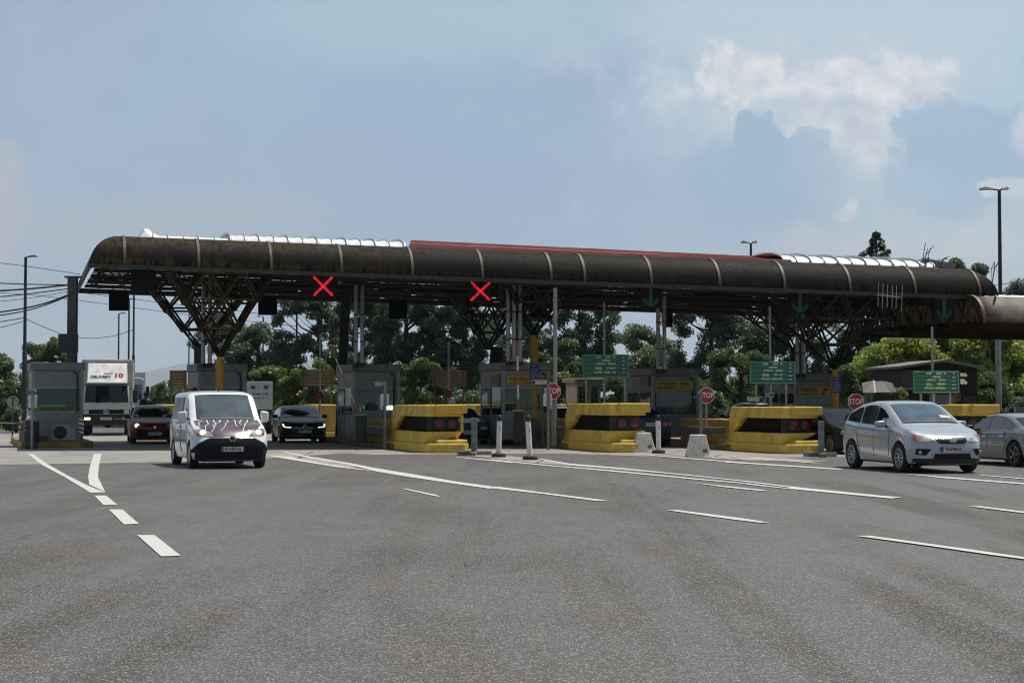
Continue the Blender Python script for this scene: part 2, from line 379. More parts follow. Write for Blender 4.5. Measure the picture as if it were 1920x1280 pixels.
marks += [
 A((180, 64), (215, 66), (400, 105), (700, 152), (860, 184), (1040, 215), (1200, 240), (1500, 292), (1740, 325), (1920, 346)) [:9] + A((1762, 328), (1762, 346), (1740, 344), (1500, 310), (1150, 258), (900, 216), (700, 165), (400, 115)),
 A((80, 96), (260, 105), (420, 142), (640, 178), (880, 210), (800, 205), (600, 183), (400, 150), (200, 118)),
 A((1090, 344), (1130, 347), (1350, 392), (1385, 408), (1330, 400), (1180, 366)),
 B((0, 330), (60, 332), (400, 376), (880, 436), (790, 438), (400, 386), (0, 342)),
 B((1320, 508), (1400, 507), (1920, 574), (2094, 602), (2010, 601), (1800, 576)),
 A((1500, 107), (1920, 142), (1920, 152), (1500, 110)),
 B((0, 125), (500, 175), (900, 207), (1500, 266), (1920, 304), (1760, 288)) [:5] + B((1920, 310), (1500, 274), (900, 216), (400, 172), (0, 133)),
 B((345, 122), (400, 125), (600, 158), (1000, 192), (1500, 244), (1920, 288), (1920, 294), (1500, 250), (1000, 200), (600, 168)),
 D((137, 247), (420, 283), (420, 290), (137, 254)), D((137, 262), (420, 296), (420, 300), (137, 270)), D((410, 282), (1000, 342), (1140, 354), (1060, 360), (600, 316), (410, 298)),
 [(1288, 904), (1360, 911.7), (1437, 919.5), (1428, 921), (1360, 914)],
 B((1150, 88), (1500, 117), (1920, 150), (1920, 156), (1500, 123), (1150, 92)),
 D((0, 120), (400, 146), (760, 170), (730, 175), (0, 127)), D((1120, 198), (1900, 260), (2000, 268), (2000, 276), (1400, 228)),
 D((170, 95), (360, 112), (620, 132), (560, 132), (160, 100)), D((1640, 208), (2000, 238), (2000, 243), (1640, 211)),
 D((850, 604), (930, 602), (1500, 680), (2000, 752), (2000, 764), (1700, 724), (1300, 666)),
 D((1565, 411), (1640, 411), (2000, 456), (2000, 466)),
]
lm = MB()
for i, p in enumerate(marks): sheet(lm, p, .0095 + i*.0002)
struct('road_markings', lm, LINE)
# dark tyre smears and little stones
sm = MB()
for cx, cy, w in ((874, 1060, .045), (612, 1109, .016), (74, 1098, .018), (848, 1081, .014), (1677, 940, .03), (1300, 1130, .01), (430, 1170, .009)):
    p = gnd(cx, cy)
    sm.lathe([(w*.5, 0), (w*.55, .004), (w*.3, .009)], (p.x, p.y, 0), n=7)
struct('road_grit', sm, BLACK, kind='stuff')

# ---------------------------------------------------------------- main canopy
def proj(P):
    q = CM.transposed() @ (Vector(P) - Vector((0, 0, CH))); return (960 + FP*q.x/-q.z, 640 - FP*q.y/-q.z)
PL, PR = at(234, 499, 57), at(1838, 557, 61.5)
U = PR - PL; LC = U.length; U = U/LC
V = Vector((-.275, .961, 0)).normalized(); WB = 13.6
def cv(a, b, c): return tuple(U*a + V*b + Vector((0, 0, c)))
def under(x, y):
    """height of the canopy underside over a point of the ground"""
    d = Vector((x, y)) - PL.xy; det = U.x*V.y - U.y*V.x; a = (d.x*V.y - d.y*V.x)/det; return PL.z + a*U.z
def a_of(px):
    lo, hi = -6, LC+6
    for _ in range(40):
        m_ = (lo+hi)/2
        if proj(PL + U*m_)[0] < px: lo = m_
        else: hi = m_
    return lo
def fascia_mat():
    m = bpy.data.materials.new('sooty_fascia'); m.use_nodes = True; g = NG(m.node_tree); b = g.n['Principled BSDF']
    tc = g.node('ShaderNodeTexCoord').outputs['Object']; X, Y, Z = g.xyz(tc)
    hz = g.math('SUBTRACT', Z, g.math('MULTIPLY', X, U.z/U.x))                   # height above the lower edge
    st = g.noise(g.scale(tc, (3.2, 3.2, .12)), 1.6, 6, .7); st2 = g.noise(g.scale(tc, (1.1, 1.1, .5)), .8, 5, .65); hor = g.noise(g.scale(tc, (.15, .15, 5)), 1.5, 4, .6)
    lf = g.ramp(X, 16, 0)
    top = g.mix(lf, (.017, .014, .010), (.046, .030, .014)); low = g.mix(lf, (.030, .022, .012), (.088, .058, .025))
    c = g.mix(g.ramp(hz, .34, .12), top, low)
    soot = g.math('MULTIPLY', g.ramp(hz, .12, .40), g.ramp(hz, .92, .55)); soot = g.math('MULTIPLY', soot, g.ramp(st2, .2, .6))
    c = g.mix(g.math('MULTIPLY', soot, .95), c, (.0025, .0025, .003))
    c = g.mix(g.math('MULTIPLY', g.ramp(st, .45, .60), .92), c, (.002, .0018, .0016))
    c = g.mix(g.math('MULTIPLY', g.ramp(hor, .55, .75), .35), c, (.045, .034, .022))
    pale = g.math('MULTIPLY', g.ramp(g.noise(g.scale(tc, (.9, .9, 1)), .55, 3), .60, .72), g.math('MULTIPLY', g.ramp(g.noise(g.scale(tc, (4, 4, 1.2)), 3, 6, .75), .48, .66), g.ramp(hz, .45, .95)))
    c = g.mix(g.math('MULTIPLY', pale, .6), c, (.30, .28, .27))
    g.l.new(c, b.inputs['Base Color']); b.inputs['Roughness'].default_value = .7; b.inputs['Specular IOR Level'].default_value = .12
    bn = g.node('ShaderNodeBump'); bn.inputs['Strength'].default_value = .35; bn.inputs['Distance'].default_value = .03
    g.l.new(st2, bn.inputs['Height']); g.l.new(bn.outputs[0], b.inputs['Normal']); return m
FASC = fascia_mat()
BATT = mat('pale_batten', (.10, .085, .072), .6, .2, .2, 5, dirt=(.10, .08, .06), damt=.6)
TRIM = mat('edge_trim_grey', (.055, .055, .054), .6, .3, .2, 3)
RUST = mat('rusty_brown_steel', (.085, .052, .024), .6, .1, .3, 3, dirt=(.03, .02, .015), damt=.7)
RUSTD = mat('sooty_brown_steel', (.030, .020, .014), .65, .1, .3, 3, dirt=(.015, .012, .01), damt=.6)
SLAT = mat('brown_ceiling_slat', (.026, .016, .009), .95, 0, .3, 2, spec=0, dirt=(.03, .022, .018), damt=.7)
VAULT = mat('white_roof_membrane', (.70, .73, .76), .35, 0, .03)
REDR = mat('red_roof_sheet', (.30, .085, .07), .5, .1, .1, 2, dirt=(.42, .26, .22), dscale=.8, damt=.45)
AA, BB = 1.10, 1.10
LA, LR = a_of(168), a_of(1873)
canopy = thing('toll_canopy', 'long dark toll canopy with rounded sooty fascia spanning the toll lanes', 'canopy', PL)
rows = []
for k_ in range(13):
    t = math.pi/2*k_/12; o_ = AA*(1-math.cos(t)); c_ = BB*math.sin(t); row = []
    for j in range(5): row.append(cv(LR-o_, WB + (o_-WB)*j/5, c_))
    for j in range(49): row.append(cv(LR-o_ + (LA-LR+2*o_)*j/48, o_, c_))
    for j in range(1, 6): row.append(cv(LA+o_, o_ + (WB-o_)*j/5, c_))
    rows.append(row)
fm = MB().grid(rows); fo = fm.build('fascia', FASC, canopy, smooth=40)
so_ = fo.modifiers.new('thickness', 'SOLIDIFY'); so_.thickness = .04; so_.offset = -1
for px in (234, 373, 509, 641, 774, 905, 1034, 1097, 1222, 1350, 1472, 1595, 1717, 1838):
    a = a_of(px); pr = []
    for k_ in range(13):
        t = math.pi/2*k_/12; pr.append((AA*(1-math.cos(t)), BB*math.sin(t), -math.cos(t), math.sin(t)))
    rws = [[cv(a+da, y+ny*off, z+nz*off) for y, z, ny, nz in pr] for da, off in ((-.045, 0), (-.045, .03), (.045, .03), (.045, 0))]
    MB().grid(rws).build('joint_strip', BATT, canopy)
e = MB(); h = .06
for p, q in (((LR, WB), (LR, 0)), ((LR, 0), (LA, 0)), ((LA, 0), (LA, WB))): e.bar(cv(*p, -.02), cv(*q, -.02), .10, .14)
e.bar(cv(LA, WB, -.02), cv(LR, WB, -.02), .12, .2)
e.build('edge_trim', TRIM, canopy)
MB().quad(cv(LA+AA-.2, AA-.05, BB-.03), cv(LR-AA+.2, AA-.05, BB-.03), cv(LR-AA+.2, WB, BB-.03), cv(LA+AA-.2, WB, BB-.03)).build('roof_deck', TRIM, canopy)
s_ = MB(); y = .35
def plank(x0, x1, y0, y1, z): s_.v += [cv(x0, y0, z), cv(x1, y0, z), cv(x1, y1, z), cv(x0, y1, z), cv(x0, y0, z+.012), cv(x1, y0, z+.012), cv(x1, y1, z+.012), cv(x0, y1, z+.012)]; n_ = len(s_.v)-8; s_.f += [tuple(n_+k for k in q) for q in ((3, 2, 1, 0), (4, 5, 6, 7), (0, 1, 5, 4), (1, 2, 6, 5), (2, 3, 7, 6), (3, 0, 4, 7))]
while y < WB-.9:
    w_ = rnd.uniform(.42, .62); gp = rnd.uniform(.34, .52); x = LA+.25
    plank(LA+.25, LR-.3, y, y+w_, rnd.uniform(.05, .07))
    while x < LR-.4:                                        # boards still in place between the open strips
        op = x - LA < 3.6
        o_ = rnd.uniform(.5, 2.6) if op else rnd.uniform(.05, .22); c_ = rnd.uniform(.1, .7) if op else rnd.uniform(.3, 2.2)
        if rnd.random() < (.9 if op else .8): plank(x+o_, min(x+o_+c_, LR-.3), y+w_+.005, y+w_+gp-.005, rnd.uniform(.05, .07))
        x += o_+c_
    y += w_+gp
s_.build('ceiling_slats', SLAT, canopy)
tr = MB()
for b in (1.2, 4, 7, 10, 12.8):
    n_ = int((LR-LA-1)/1.25)
    for i in range(n_):
        a0 = LA+.5+i*1.25
        tr.bar(cv(a0, b, .14), cv(a0+.62, b+.35, 1.0), .06); tr.bar(cv(a0+.62, b+.35, 1.0), cv(a0+1.25, b, .14), .06)
        if i % 2 == 0: tr.bar(cv(a0, b, .12), cv(a0+.4, min(b+3, WB), .12), .06)
    tr.bar(cv(LA+.3, b, .12), cv(LR-.3, b, .12), .12)
    tr.bar(cv(LA+.3, b, -.05), cv(LR-.3, b, -.05), .07)
tr.build('space_truss', RUSTD, canopy)
def peak(d): return (d/.3 - .9*(1-d/.3)) if d < .3 else max(0, 1-(d-.3)/.5)**1.5
def vault(px0, px1, h, b0=1.2, b1=5.2, flare=0, ribw=.07, n=13):
    a0, a1 = a_of(px0), a_of(px1); N = max(2, round((a1-a0)/.52)); mb = MB(); rb = MB(); rws = []
    for i in range(N*4+1):
        a = a0 + (a1-a0)*i/(N*4); fr = i/4 % 1; sag = 1 - .14*math.sin(math.pi*fr); hh = h*sag + flare*peak(a-a0)
        rws.append([cv(a, b0+(b1-b0)*(.5-.5*math.cos(math.pi*k/n)), BB-.05 + hh*max(0,math.sin(math.pi*k/n))**.8) for k in range(n+1)])
    mb.grid(rws); o = mb.build('roof_vault', VAULT, canopy, smooth=50)
    for i in range(N+1):
        a = a0 + (a1-a0)*i/N; hh = h + flare*peak(a-a0) + (.035 if i % 2 == 0 else .01)
        rb.tube([cv(a, b0-.03+(b1-b0+.06)*(.5-.5*math.cos(math.pi*k/n)), BB-.05 + hh*max(0,math.sin(math.pi*k/n))**.8) for k in range(n+1)], ribw*(.6 if i % 2 == 0 else .4), 6)
    r_ = rb.build('vault_rib', mat('pale_rib_metal', (.45, .47, .5), .4, .5), o, smooth=50)
vault(262, 440, .27, flare=.36); vault(440, 773, .42); vault(1497, 1785, .47)
a0, a1 = a_of(768)+.22, a_of(1500)+.2; rp = [(1.12, BB), (1.15, BB+.10), (2.0, BB+.22), (2.02, BB+.29), (3.0, BB+.42), (3.02, BB+.49), (4.2, BB+.62), (4.22, BB+.68), (5.2, BB+.78), (8.5, BB+.1)]
MB().grid([[cv(a + .24*(b-1.1), b, c + (-.10*(a-a0)/(a1-a0) - .16*(c-BB) if c > BB+.15 else 0)) for b, c in rp] for a in [a0+(a1-a0)*i/30 for i in range(31)]]).build('red_roof', REDR, canopy)
a0 = a_of(1770)
ls = MB(); ls.box(0, 1.3, 0, .5, 0, .16, Matrix.Translation(Vector(cv(a0, 1.6, BB+.20))) @ Matrix.Rotation(R(9), 4, 'Y') @ Matrix.Rotation(R(8), 4, 'Z'))
ls.box(0, 1.32, -.02, .02, .10, .2, Matrix.Translation(Vector(cv(a0, 1.58, BB+.20))) @ Matrix.Rotation(R(9), 4, 'Y') @ Matrix.Rotation(R(8), 4, 'Z'))
ls.build('loose_roof_sheet', STEEL, canopy)
# tree-shaped columns
def tree_column(px, py, Y, S, r, base, top_off=0, square=False, lean=0, levels=3):
    g0 = gxy(px, Y); za = zat(py, Y); zt = under(g0.x, Y) + .06
    mb = MB()
    if square: mb.bar((0, 0, 0), (lean, 0, zt if S == 0 else za+.1), r*2)
    else: mb.lathe([(r, 0), (r, za-.45), (r*1.15, za-.42), (r*1.15, za-.30), (r*.9, za-.28), (r*.55, za+.05)], n=18)
    loc = g0 - PL
    o = mb.build('column', base, canopy, smooth=30); o.location = loc
    if S > 0:
        lt = MB(); A0 = Vector((0, 0, za)); T = R(15)
        cr = [Vector((sx*S*math.cos(T) - sy*S*math.sin(T), sx*S*math.sin(T) + sy*S*math.cos(T), zt)) for sx, sy in ((-1, -1), (1, -1), (1, 1), (-1, 1))]
        def nd(f, lv, i):
            p, q = cr[f], cr[(f+1) % 4]; tq = lv/levels
            L_, R_ = A0.lerp(p, tq), A0.lerp(q, tq); return L_.lerp(R_, i/lv) if lv else A0
        w = .075
        def dbl(p, q):
            off = Vector((.0, .07, 0)) if abs((q-p).y) < abs((q-p).x)+.2 else Vector((.07, 0, 0))
            lt.bar(p+off, q+off, w*.8); lt.bar(p-off, q-off, w*.8)
        for f in range(4):
            for lv in range(levels):
                for i in range(lv+1):
                    dbl(nd(f, lv, i), nd(f, lv+1, i)); dbl(nd(f, lv, i), nd(f, lv+1, i+1))
            for lv in range(1, levels):
                for i in range(lv): lt.bar(nd(f, lv, i), nd(f, lv, i+1), w)
            for lv in range(1, levels+1):
                for i in range(lv+1): lt.lathe([(.05, -.09), (.11, -.05), (.11, .05), (.05, .09)], nd(f, lv, i), n=8)
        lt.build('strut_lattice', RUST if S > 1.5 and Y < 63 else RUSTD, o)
    return o
tree_column(412, 668, 60, 1.75, .145, YELC); tree_column(1001, 628, 63, 1.35, .15, YELC); tree_column(1565, 692, 63.5, 2.15, .15, YELC)
tree_column(374, 655, 69, 1.9, .19, DSTEEL, square=True); tree_column(916, 655, 70, 1.35, .26, RUSTD, square=True, lean=.35); tree_column(1490, 655, 71, 1.9, .2, RUSTD, square=True)
tree_column(637, 655, 68, 0, .17, RUSTD, square=True, lean=.25)
def downpipe(px, Y, py_bot, n=2, dx=.24):
    g0 = gxy(px, Y); zb = zat(py_bot, Y); zt = under(g0.x, Y)+.1
    for i in range(n):
        mb = MB(); x = (i-(n-1)/2)*dx; mb.tube([(x, 0, zt), (x, 0, zb)], .075, 10)
        o = mb.build('downpipe', STEEL, canopy, smooth=40); o.location = g0-PL
        MB().lathe([(.10, zb-.03), (.11, zb), (.11, zb+.12), (.09, zb+.14)], (x, 0, 0), n=12).build('pipe_elbow', BLACK, o)
        for zc in (zb+.9, zb+1.9): MB().lathe([(.09, zc), (.09, zc+.05)], (x, 0, 0), n=10).build('pipe_collar', BLACK, o)
downpipe(673, 63.5, 687); downpipe(387, 62, 688); downpipe(964, 62, 684, 3, .22); downpipe(1240, 65, 699); downpipe(1501, 66, 707)

# second, lower canopy at the right
c2 = thing('side_canopy', 'lower brown canopy running off behind the right end of the long one', 'canopy', at(1846, 606, 60))
U2 = Vector((.985, .17, -.012)).normalized()
def cw(a, b, c): return tuple(U2*a + V*b + Vector((0, 0, c)))
rws = []
for k_ in range(11):
    t = math.pi/2*k_/10; o_ = 1.0*(1-math.cos(t)); c_ = 1.02*math.sin(t); rws.append([cw(.8*j, o_, c_) for j in range(14)])
f2_ = MB().grid(rws).build('fascia', mat('weathered_brown_fascia', (.15, .115, .085), .65, 0, .3, 1.2, dirt=(.06, .045, .035), dscale=1, damt=.6), c2, smooth=40)
md = f2_.modifiers.new('thickness', 'SOLIDIFY'); md.thickness = .05
rb = MB(); rb.grid([[cw(a, 1*(1-math.cos(math.pi/2*k_/10)) - off*math.cos(math.pi/2*k_/10), 1.02*math.sin(math.pi/2*k_/10)+off*math.sin(math.pi/2*k_/10)) for k_ in range(11)] for a, off in ((-.06, 0), (-.06, .05), (.06, .05), (.06, 0))]); rb.build('joint_strip', BATT, c2)
MB().quad(cw(0, .9, 1.0), cw(11, .9, 1.0), cw(11, 10, 1.0), cw(0, 10, 1.0)).build('roof_deck', TRIM, c2)
q = MB()
for j in range(18): q.bar(cw(0, .3+j*.5, -.02), cw(11, .3+j*.5, -.02), .05, .3)
q.bar(cw(0, 0, -.08), cw(11, 0, -.08), .12, .22); q.bar(cw(-.0, 0, -.06), cw(0, 9, -.06), .12, .2); q.build('ceiling_slats', SLAT, c2)
lt = MB()
for j in range(9):
    b = .3+j*1.0; lt.bar(cw(0, b, 0), cw(0, b+.55, 1.0), .07); lt.bar(cw(0, b+.55, 1.0), cw(0, b+1.0, 0), .07); lt.bar(cw(.8, b, 0), cw(.6, b+.8, 1.0), .06); lt.bar(cw(.8, b+.8, 0), cw(.6, b, 1.0), .06)
lt.build('end_lattice', RUST, c2)
bp = MB(); bp.grid([[cw(1.2, .6+j*.6, .05), cw(1.2, .6+j*.6, .98)] for j in range(15)]); bp.build('cream_panel', mat('cream_board', (.55, .45, .30), .7, 0, .2, 2), c2)
rm = MB(); rm.tube([cw(.0, 9.5+.0, 1.2), cw(0, 9.2, .7), cw(0, 8.6, .25), cw(0, 7.8, -.02), cw(0, 6, -.08)], .1, 8); rm.build('curved_rim', TRIM, c2)
vm = MB(); rws = []
for i in range(57):
    a = .8+i*.13; sg = 1-.15*math.sin(math.pi*(i/4 % 1)); rws.append([cw(a, 1.1+1.6*(1-math.cos(math.pi*k_/10)), .93+.26*sg*math.sin(math.pi*k_/10)) for k_ in range(11)])
vm.grid(rws).build('roof_vault', VAULT, c2, smooth=50)

# ---------------------------------------------------------------- lane signals under the canopy
SIGF = mat('signal_case', (.006, .006, .007), .7, spec=.15)
XRED = glow('lit_red_led', (1, .02, .035), .80); AGRN = glow('green_led', (.010, .13, .075), .06)
LEDOFF = mat('unlit_led', (.02, .02, .022), .4)
def signal(px0, px1, py0, py1, Y, kind, label):
    p = at((px0+px1)/2, (py0+py1)/2, Y); s = FP/Y; w, h = (px1-px0)/s/2, (py1-py0)/s/2
    t = thing('lane_signal', label, 'lane signal', p, R(3), 'lane signals under the canopy')
    MB().box(-w, w, 0, .28, -h, h).build('case', SIGF, t, bevel=.012)
    hz_ = max(.05, under(p.x, Y)+.12 - (p.z+h)); hb = MB()
    for x in (-w*.6, w*.6): hb.bar((x, .14, h-.01), (x, .14, h+hz_), .05)
    hb.build('hanger', DSTEEL, t)
    if kind == 'x':
        mb = MB(); r2 = random.Random(int(px0))
        for sg in (-1, 1):
            n = 26
            for i in range(n):
                u0 = -1+2*i/n; u1 = -1+2*(i+.86)/n
                if i in (6,): u1 = -1+2*(i+.3)/n
                for lane in (-1, 0, 1):
                    o_ = lane*.030; a = .86
                    P0 = Vector((u0*w*a, -.012, sg*u0*h*a)); P1 = Vector((u1*w*a, -.012, sg*u1*h*a)); d = (P1-P0).normalized(); nn = Vector((-d.z, 0, d.x))
                    if r2.random() < .95: mb.bar(P0+nn*o_, P1+nn*o_, .032, .02)
        mb.build('red_cross', XRED, t)
    elif kind == 'a':
        mb = MB(); a = .82; r2 = random.Random(int(px0))
        def seg(x0, z0, x1, z1, n):
            for i in range(n):
                P0 = Vector((x0+(x1-x0)*i/n, -.012, z0+(z1-z0)*i/n)); P1 = Vector((x0+(x1-x0)*(i+.84)/n, -.012, z0+(z1-z0)*(i+.84)/n)); d = (P1-P0).normalized(); nn = Vector((-d.z, 0, d.x))
                for l in (-1, 0, 1): mb.bar(P0+nn*l*.04, P1+nn*l*.04, .035, .02)
        seg(0, h*.95, 0, -h*.75, 18); seg(-w*.72, -h*.15, -.03, -h*.85, 10); seg(w*.72, -h*.15, .03, -h*.85, 10); mb.build('green_arrow', AGRN, t)
    return t
signal(246, 290, 503, 545, 57.4, 0, 'dark unlit lane signal nearest the left end of the canopy edge')
signal(585, 627, 516, 557, 58, 'x', 'lane signal lit with a red cross, left of the two crosses')
signal(880, 922, 526, 566, 59.2, 'x', 'lane signal lit with a red cross, beside the branching column mid canopy')
signal(1200, 1240, 537, 577, 60, 'a', 'lane signal with dim green down arrow left of the white roof vaults')
signal(1480, 1520, 548, 589, 60.8, 'a', 'lane signal with dim green down arrow over the yellow column lattice')
signal(1751, 1790, 560, 600, 61.2, 'a', 'lane signal with dim green down arrow at the right end of the canopy')
signal(204, 240, 546, 582, 68.5, 0, 'black back of a lane signal hanging against the sky at far left')
signal(484, 519, 557, 590, 69.5, 0, 'black back of a lane signal hanging right of the first branching column')
signal(729, 763, 562, 597, 70.5, 0, 'black back of a lane signal hanging between the two red crosses')
signal(992, 1026, 567, 602, 71.5, 0, 'black back of a lane signal within the middle column struts')
signal(1243, 1261, 577, 613, 72.5, 0, 'black back of a lane signal beside the first green arrow')
# ---------------------------------------------------------------- toll booths
LY = R(18); LBK = Vector((-math.sin(LY), math.cos(LY), 0)); LRT = Vector((math.cos(LY), math.sin(LY), 0))
BGL = clear_glass('booth_glass', (.40, .62, .45), .06); BGL2 = glass('booth_side_glass', (.01, .013, .015), .04)
ALU = mat('booth_aluminium', (.27, .275, .28), .45, .3, .08)
INTR = mat('booth_interior', (.05, .05, .05), .8)
ROOFG = mat('booth_roof_grey', (.20, .20, .20), .6)
def width_to(P, px):
    lo, hi = .2, 5
    for _ in range(40):
        m_ = (lo+hi)/2
        if proj(P + LRT*m_)[0] < px: lo = m_
        else: hi = m_
    return lo
def booth(px0, px1, pytop, Y, label, win=(1.24, 2.12), D=2.7, z0=.2, side=True, narrow=0):
    P = gxy(px0, Y); H = zat(pytop, Y); W = width_to(P + Vector((0, 0, 2)), px1)
    t = thing('toll_booth', label, 'toll booth', P, LY, 'toll booths')
    w0, w1 = win; f = .09
    wl = MB()
    for (xa, xb, ya, yb) in ((f, W-f, .0, .05), (f, W-f, D-.05, D), (0, .05, f, D-f), (W-.05, W, f, D-f)):
        wl.box(xa, xb, ya, yb, z0+.02, w0); wl.box(xa, xb, ya, yb, w1, H-.3)
    wl.build('wall_panel', GREYP, t)
    fr = MB()
    for x in (0, W-f):
        for y in (0, D-f): fr.box(x-.012, x+f+.012, y-.012, y+f+.012, z0, H-.28)
    for z in (w0, w1):
        fr.box(f, W-f, -.012, .06, z-.03, z+.03); fr.box(f, W-f, D-.06, D+.012, z-.03, z+.03); fr.box(-.012, .06, f, D-f, z-.03, z+.03); fr.box(W-.06, W+.012, f, D-f, z-.03, z+.03)
    for z in (z0+.06,): fr.box(f, W-f, -.014, .05, z-.04, z+.04)
    fr.box(W*.5-.02, W*.5+.02, -.006, .02, w1+.04, H-.33)
    fr.build('frame', ALU, t)
    rf = MB().box(-.06, W+.06, -.06, D+.06, H-.28, H).build('roof', ROOFG, t, bevel=.02)
    MB().box(f, W-f, .02, .03, w0+.03, w1-.03).build('front_window', BGL, t)
    MB().box(f, W-f, D-.03, D-.02, w0+.03, w1-.03).build('rear_window', BGL, t)
    MB().box(W-.03, W-.02, f, D-f, w0+.03, w1-.03).build('side_window', BGL2, t)
    if side:
        d = MB().box(-.016, .03, D*.52, D-f-.05, z0+.1, 2.05).build('door', mat('booth_door', (.16, .165, .17), .5), t)
        MB().box(-.024, -.012, D*.52+.1, D-f-.15, 1.1, 1.95).build('door_window', BGL2, d)
        MB().box(-.022, .02, f+.06, D*.45, w0-.1, w1+.02).build('side_window', BGL2, t)
    else:
        MB().box(.02, .03, f, D-f, w0+.03, w1-.03).build('side_window', BGL2, t)
    it = MB(); it.box(.12, W-.12, .3, D-.3, z0+.02, z0+.08); it.box(.15, W-.15, .10, .62, .95, 1.0); it.box(W*.2, W*.42, .35, .42, 1.02, 1.34); it.box(W*.6, W*.64, .9, 1.3, z0+.1, 1.45)
    it.box(W*.5, W*.78, .85, 1.3, .62, .7); it.build('counter', INTR, t)
    lp = MB().tube([(W-.2, -.05, z0+1.0), (W-.2, -.05, w1+.35), (W-.22, -.05, w1+.5), (W-.35, -.05, w1+.55)], .03, 8).build('cable_conduit', BLACK, t)
    return t, P, W, H
B0 = booth(60, 156, 679, 60.3, 'grey toll booth standing alone left of the canopy beside the white truck', win=(1.25, 2.1), side=False)
B2 = booth(371, 461, 681, 62.5, 'grey toll booth behind the white van with yellow column in front')
B3 = booth(662, 749, 682, 64, 'grey toll booth behind the raised red and white barrier arm')
B4 = booth(942, 1031, 679, 62.5, 'grey toll booth behind the blue column sign and white bollards')
B5 = booth(1223, 1309, 690, 66, 'grey toll booth with yellow board reading 15-555', win=(1.08, 2.0))
B6 = booth(1491, 1572, 700, 68, 'grey toll booth with yellow board reading 196, left of the yellow column', win=(1.0, 1.9))
# yellow boards on the booths
YB = mat('yellow_board', (.55, .36, .035), .5, 0, .06, dirt=(.3, .2, .05), damt=.4)
def smudge(mb, x0, x1, z, h, y, seed, words=1, gap=.35):
    """a row of lettering too small to read, as little bars of uneven height"""
    r_ = random.Random(seed); x = x0
    while x < x1:
        w = h*r_.uniform(.35, .8)
        if r_.random() < gap*.35: x += w; continue
        hh = h*r_.uniform(.7, 1); mb.box(x, min(x+w*.8, x1), y-.004, y, z-h/2, z-h/2+hh); x += w
    return mb
def yboard(Bt, px0, px1, py0, py1, label, big=None, seed=1):
    t, P, W, H = Bt; q = P + LRT*0
    xa = width_to_b(P, px0); xb = width_to_b(P, px1); Yc = P.y + (xa+xb)/2*math.sin(LY)
    za, zb = zat(py1, Yc), zat(py0, Yc); w = (xb-xa)/2; h = (zb-za)/2
    b = thing('notice_board', label, 'notice board', P + LRT*((xa+xb)/2) - LBK*.06 + Vector((0, 0, (za+zb)/2)), LY, 'yellow notice boards')
    MB().box(-w, w, 0, .05, -h, h).build('panel', YB, b)
    mb = MB(); tw = (w*1.9 if not big else w*1.05)
    for i in range(3): smudge(mb, -w*.9+.05*(i % 2), -w*.95+tw, h*.58-i*h*.55, h*.26, -.003, seed+i)
    mb.box(-w*.9, -w*.95+tw, -.005, -.002, h*.30, h*.30+.008)
    mb.build('lettering', INK, b)
    if big:
        text('lettering', big[0], h*.8, INK, b, (w*.52, -.004, h*.3), bold=.006, wide=.95)
        text('lettering', big[1], h*.6, INK, b, (w*.42, -.004, -h*.5), bold=.006)
def width_to_b(P, px):
    lo, hi = -2, 5
    for _ in range(40):
        m_ = (lo+hi)/2
        if proj(P + LRT*m_ + Vector((0, 0, 2.3)))[0] < px: lo = m_
        else: hi = m_
    return lo
yboard(B4, 950, 1024, 705, 721, 'yellow notice board behind the blue column sign', seed=3)
yboard(B5, 1227, 1299, 714, 731, 'yellow notice board reading 15-555 above a green window', ('15-555', '14.7'), 11)
yboard(B6, 1495, 1561, 725, 742, 'yellow notice board reading 196 beside the yellow column', ('196', '94.2'), 21)
for Bt, lab, sd in ((B4, 'small yellow notice on the side of the booth behind the white bollards', 5), (B5, 'small yellow notice on the side of the booth marked 15-555', 6), (B6, 'small yellow notice on the side of the booth marked 196', 8)):
    t, P, W, H = Bt
    b = thing('side_notice', lab, 'notice board', P + LBK*.75 - LRT*.03 + Vector((0, 0, 2.4)), LY, 'small yellow notices')
    MB().box(-.03, 0, -.5, .5, -.2, .2).build('panel', mat('faded_yellow_board', (.28, .23, .09), .6), b)
    mb = MB()
    for i in range(3):
        for j in range(5): mb.box(-.036, -.029, -.4+j*.16, -.3+j*.16, .1-i*.11, .14-i*.11)
    mb.build('lettering', INK, b)

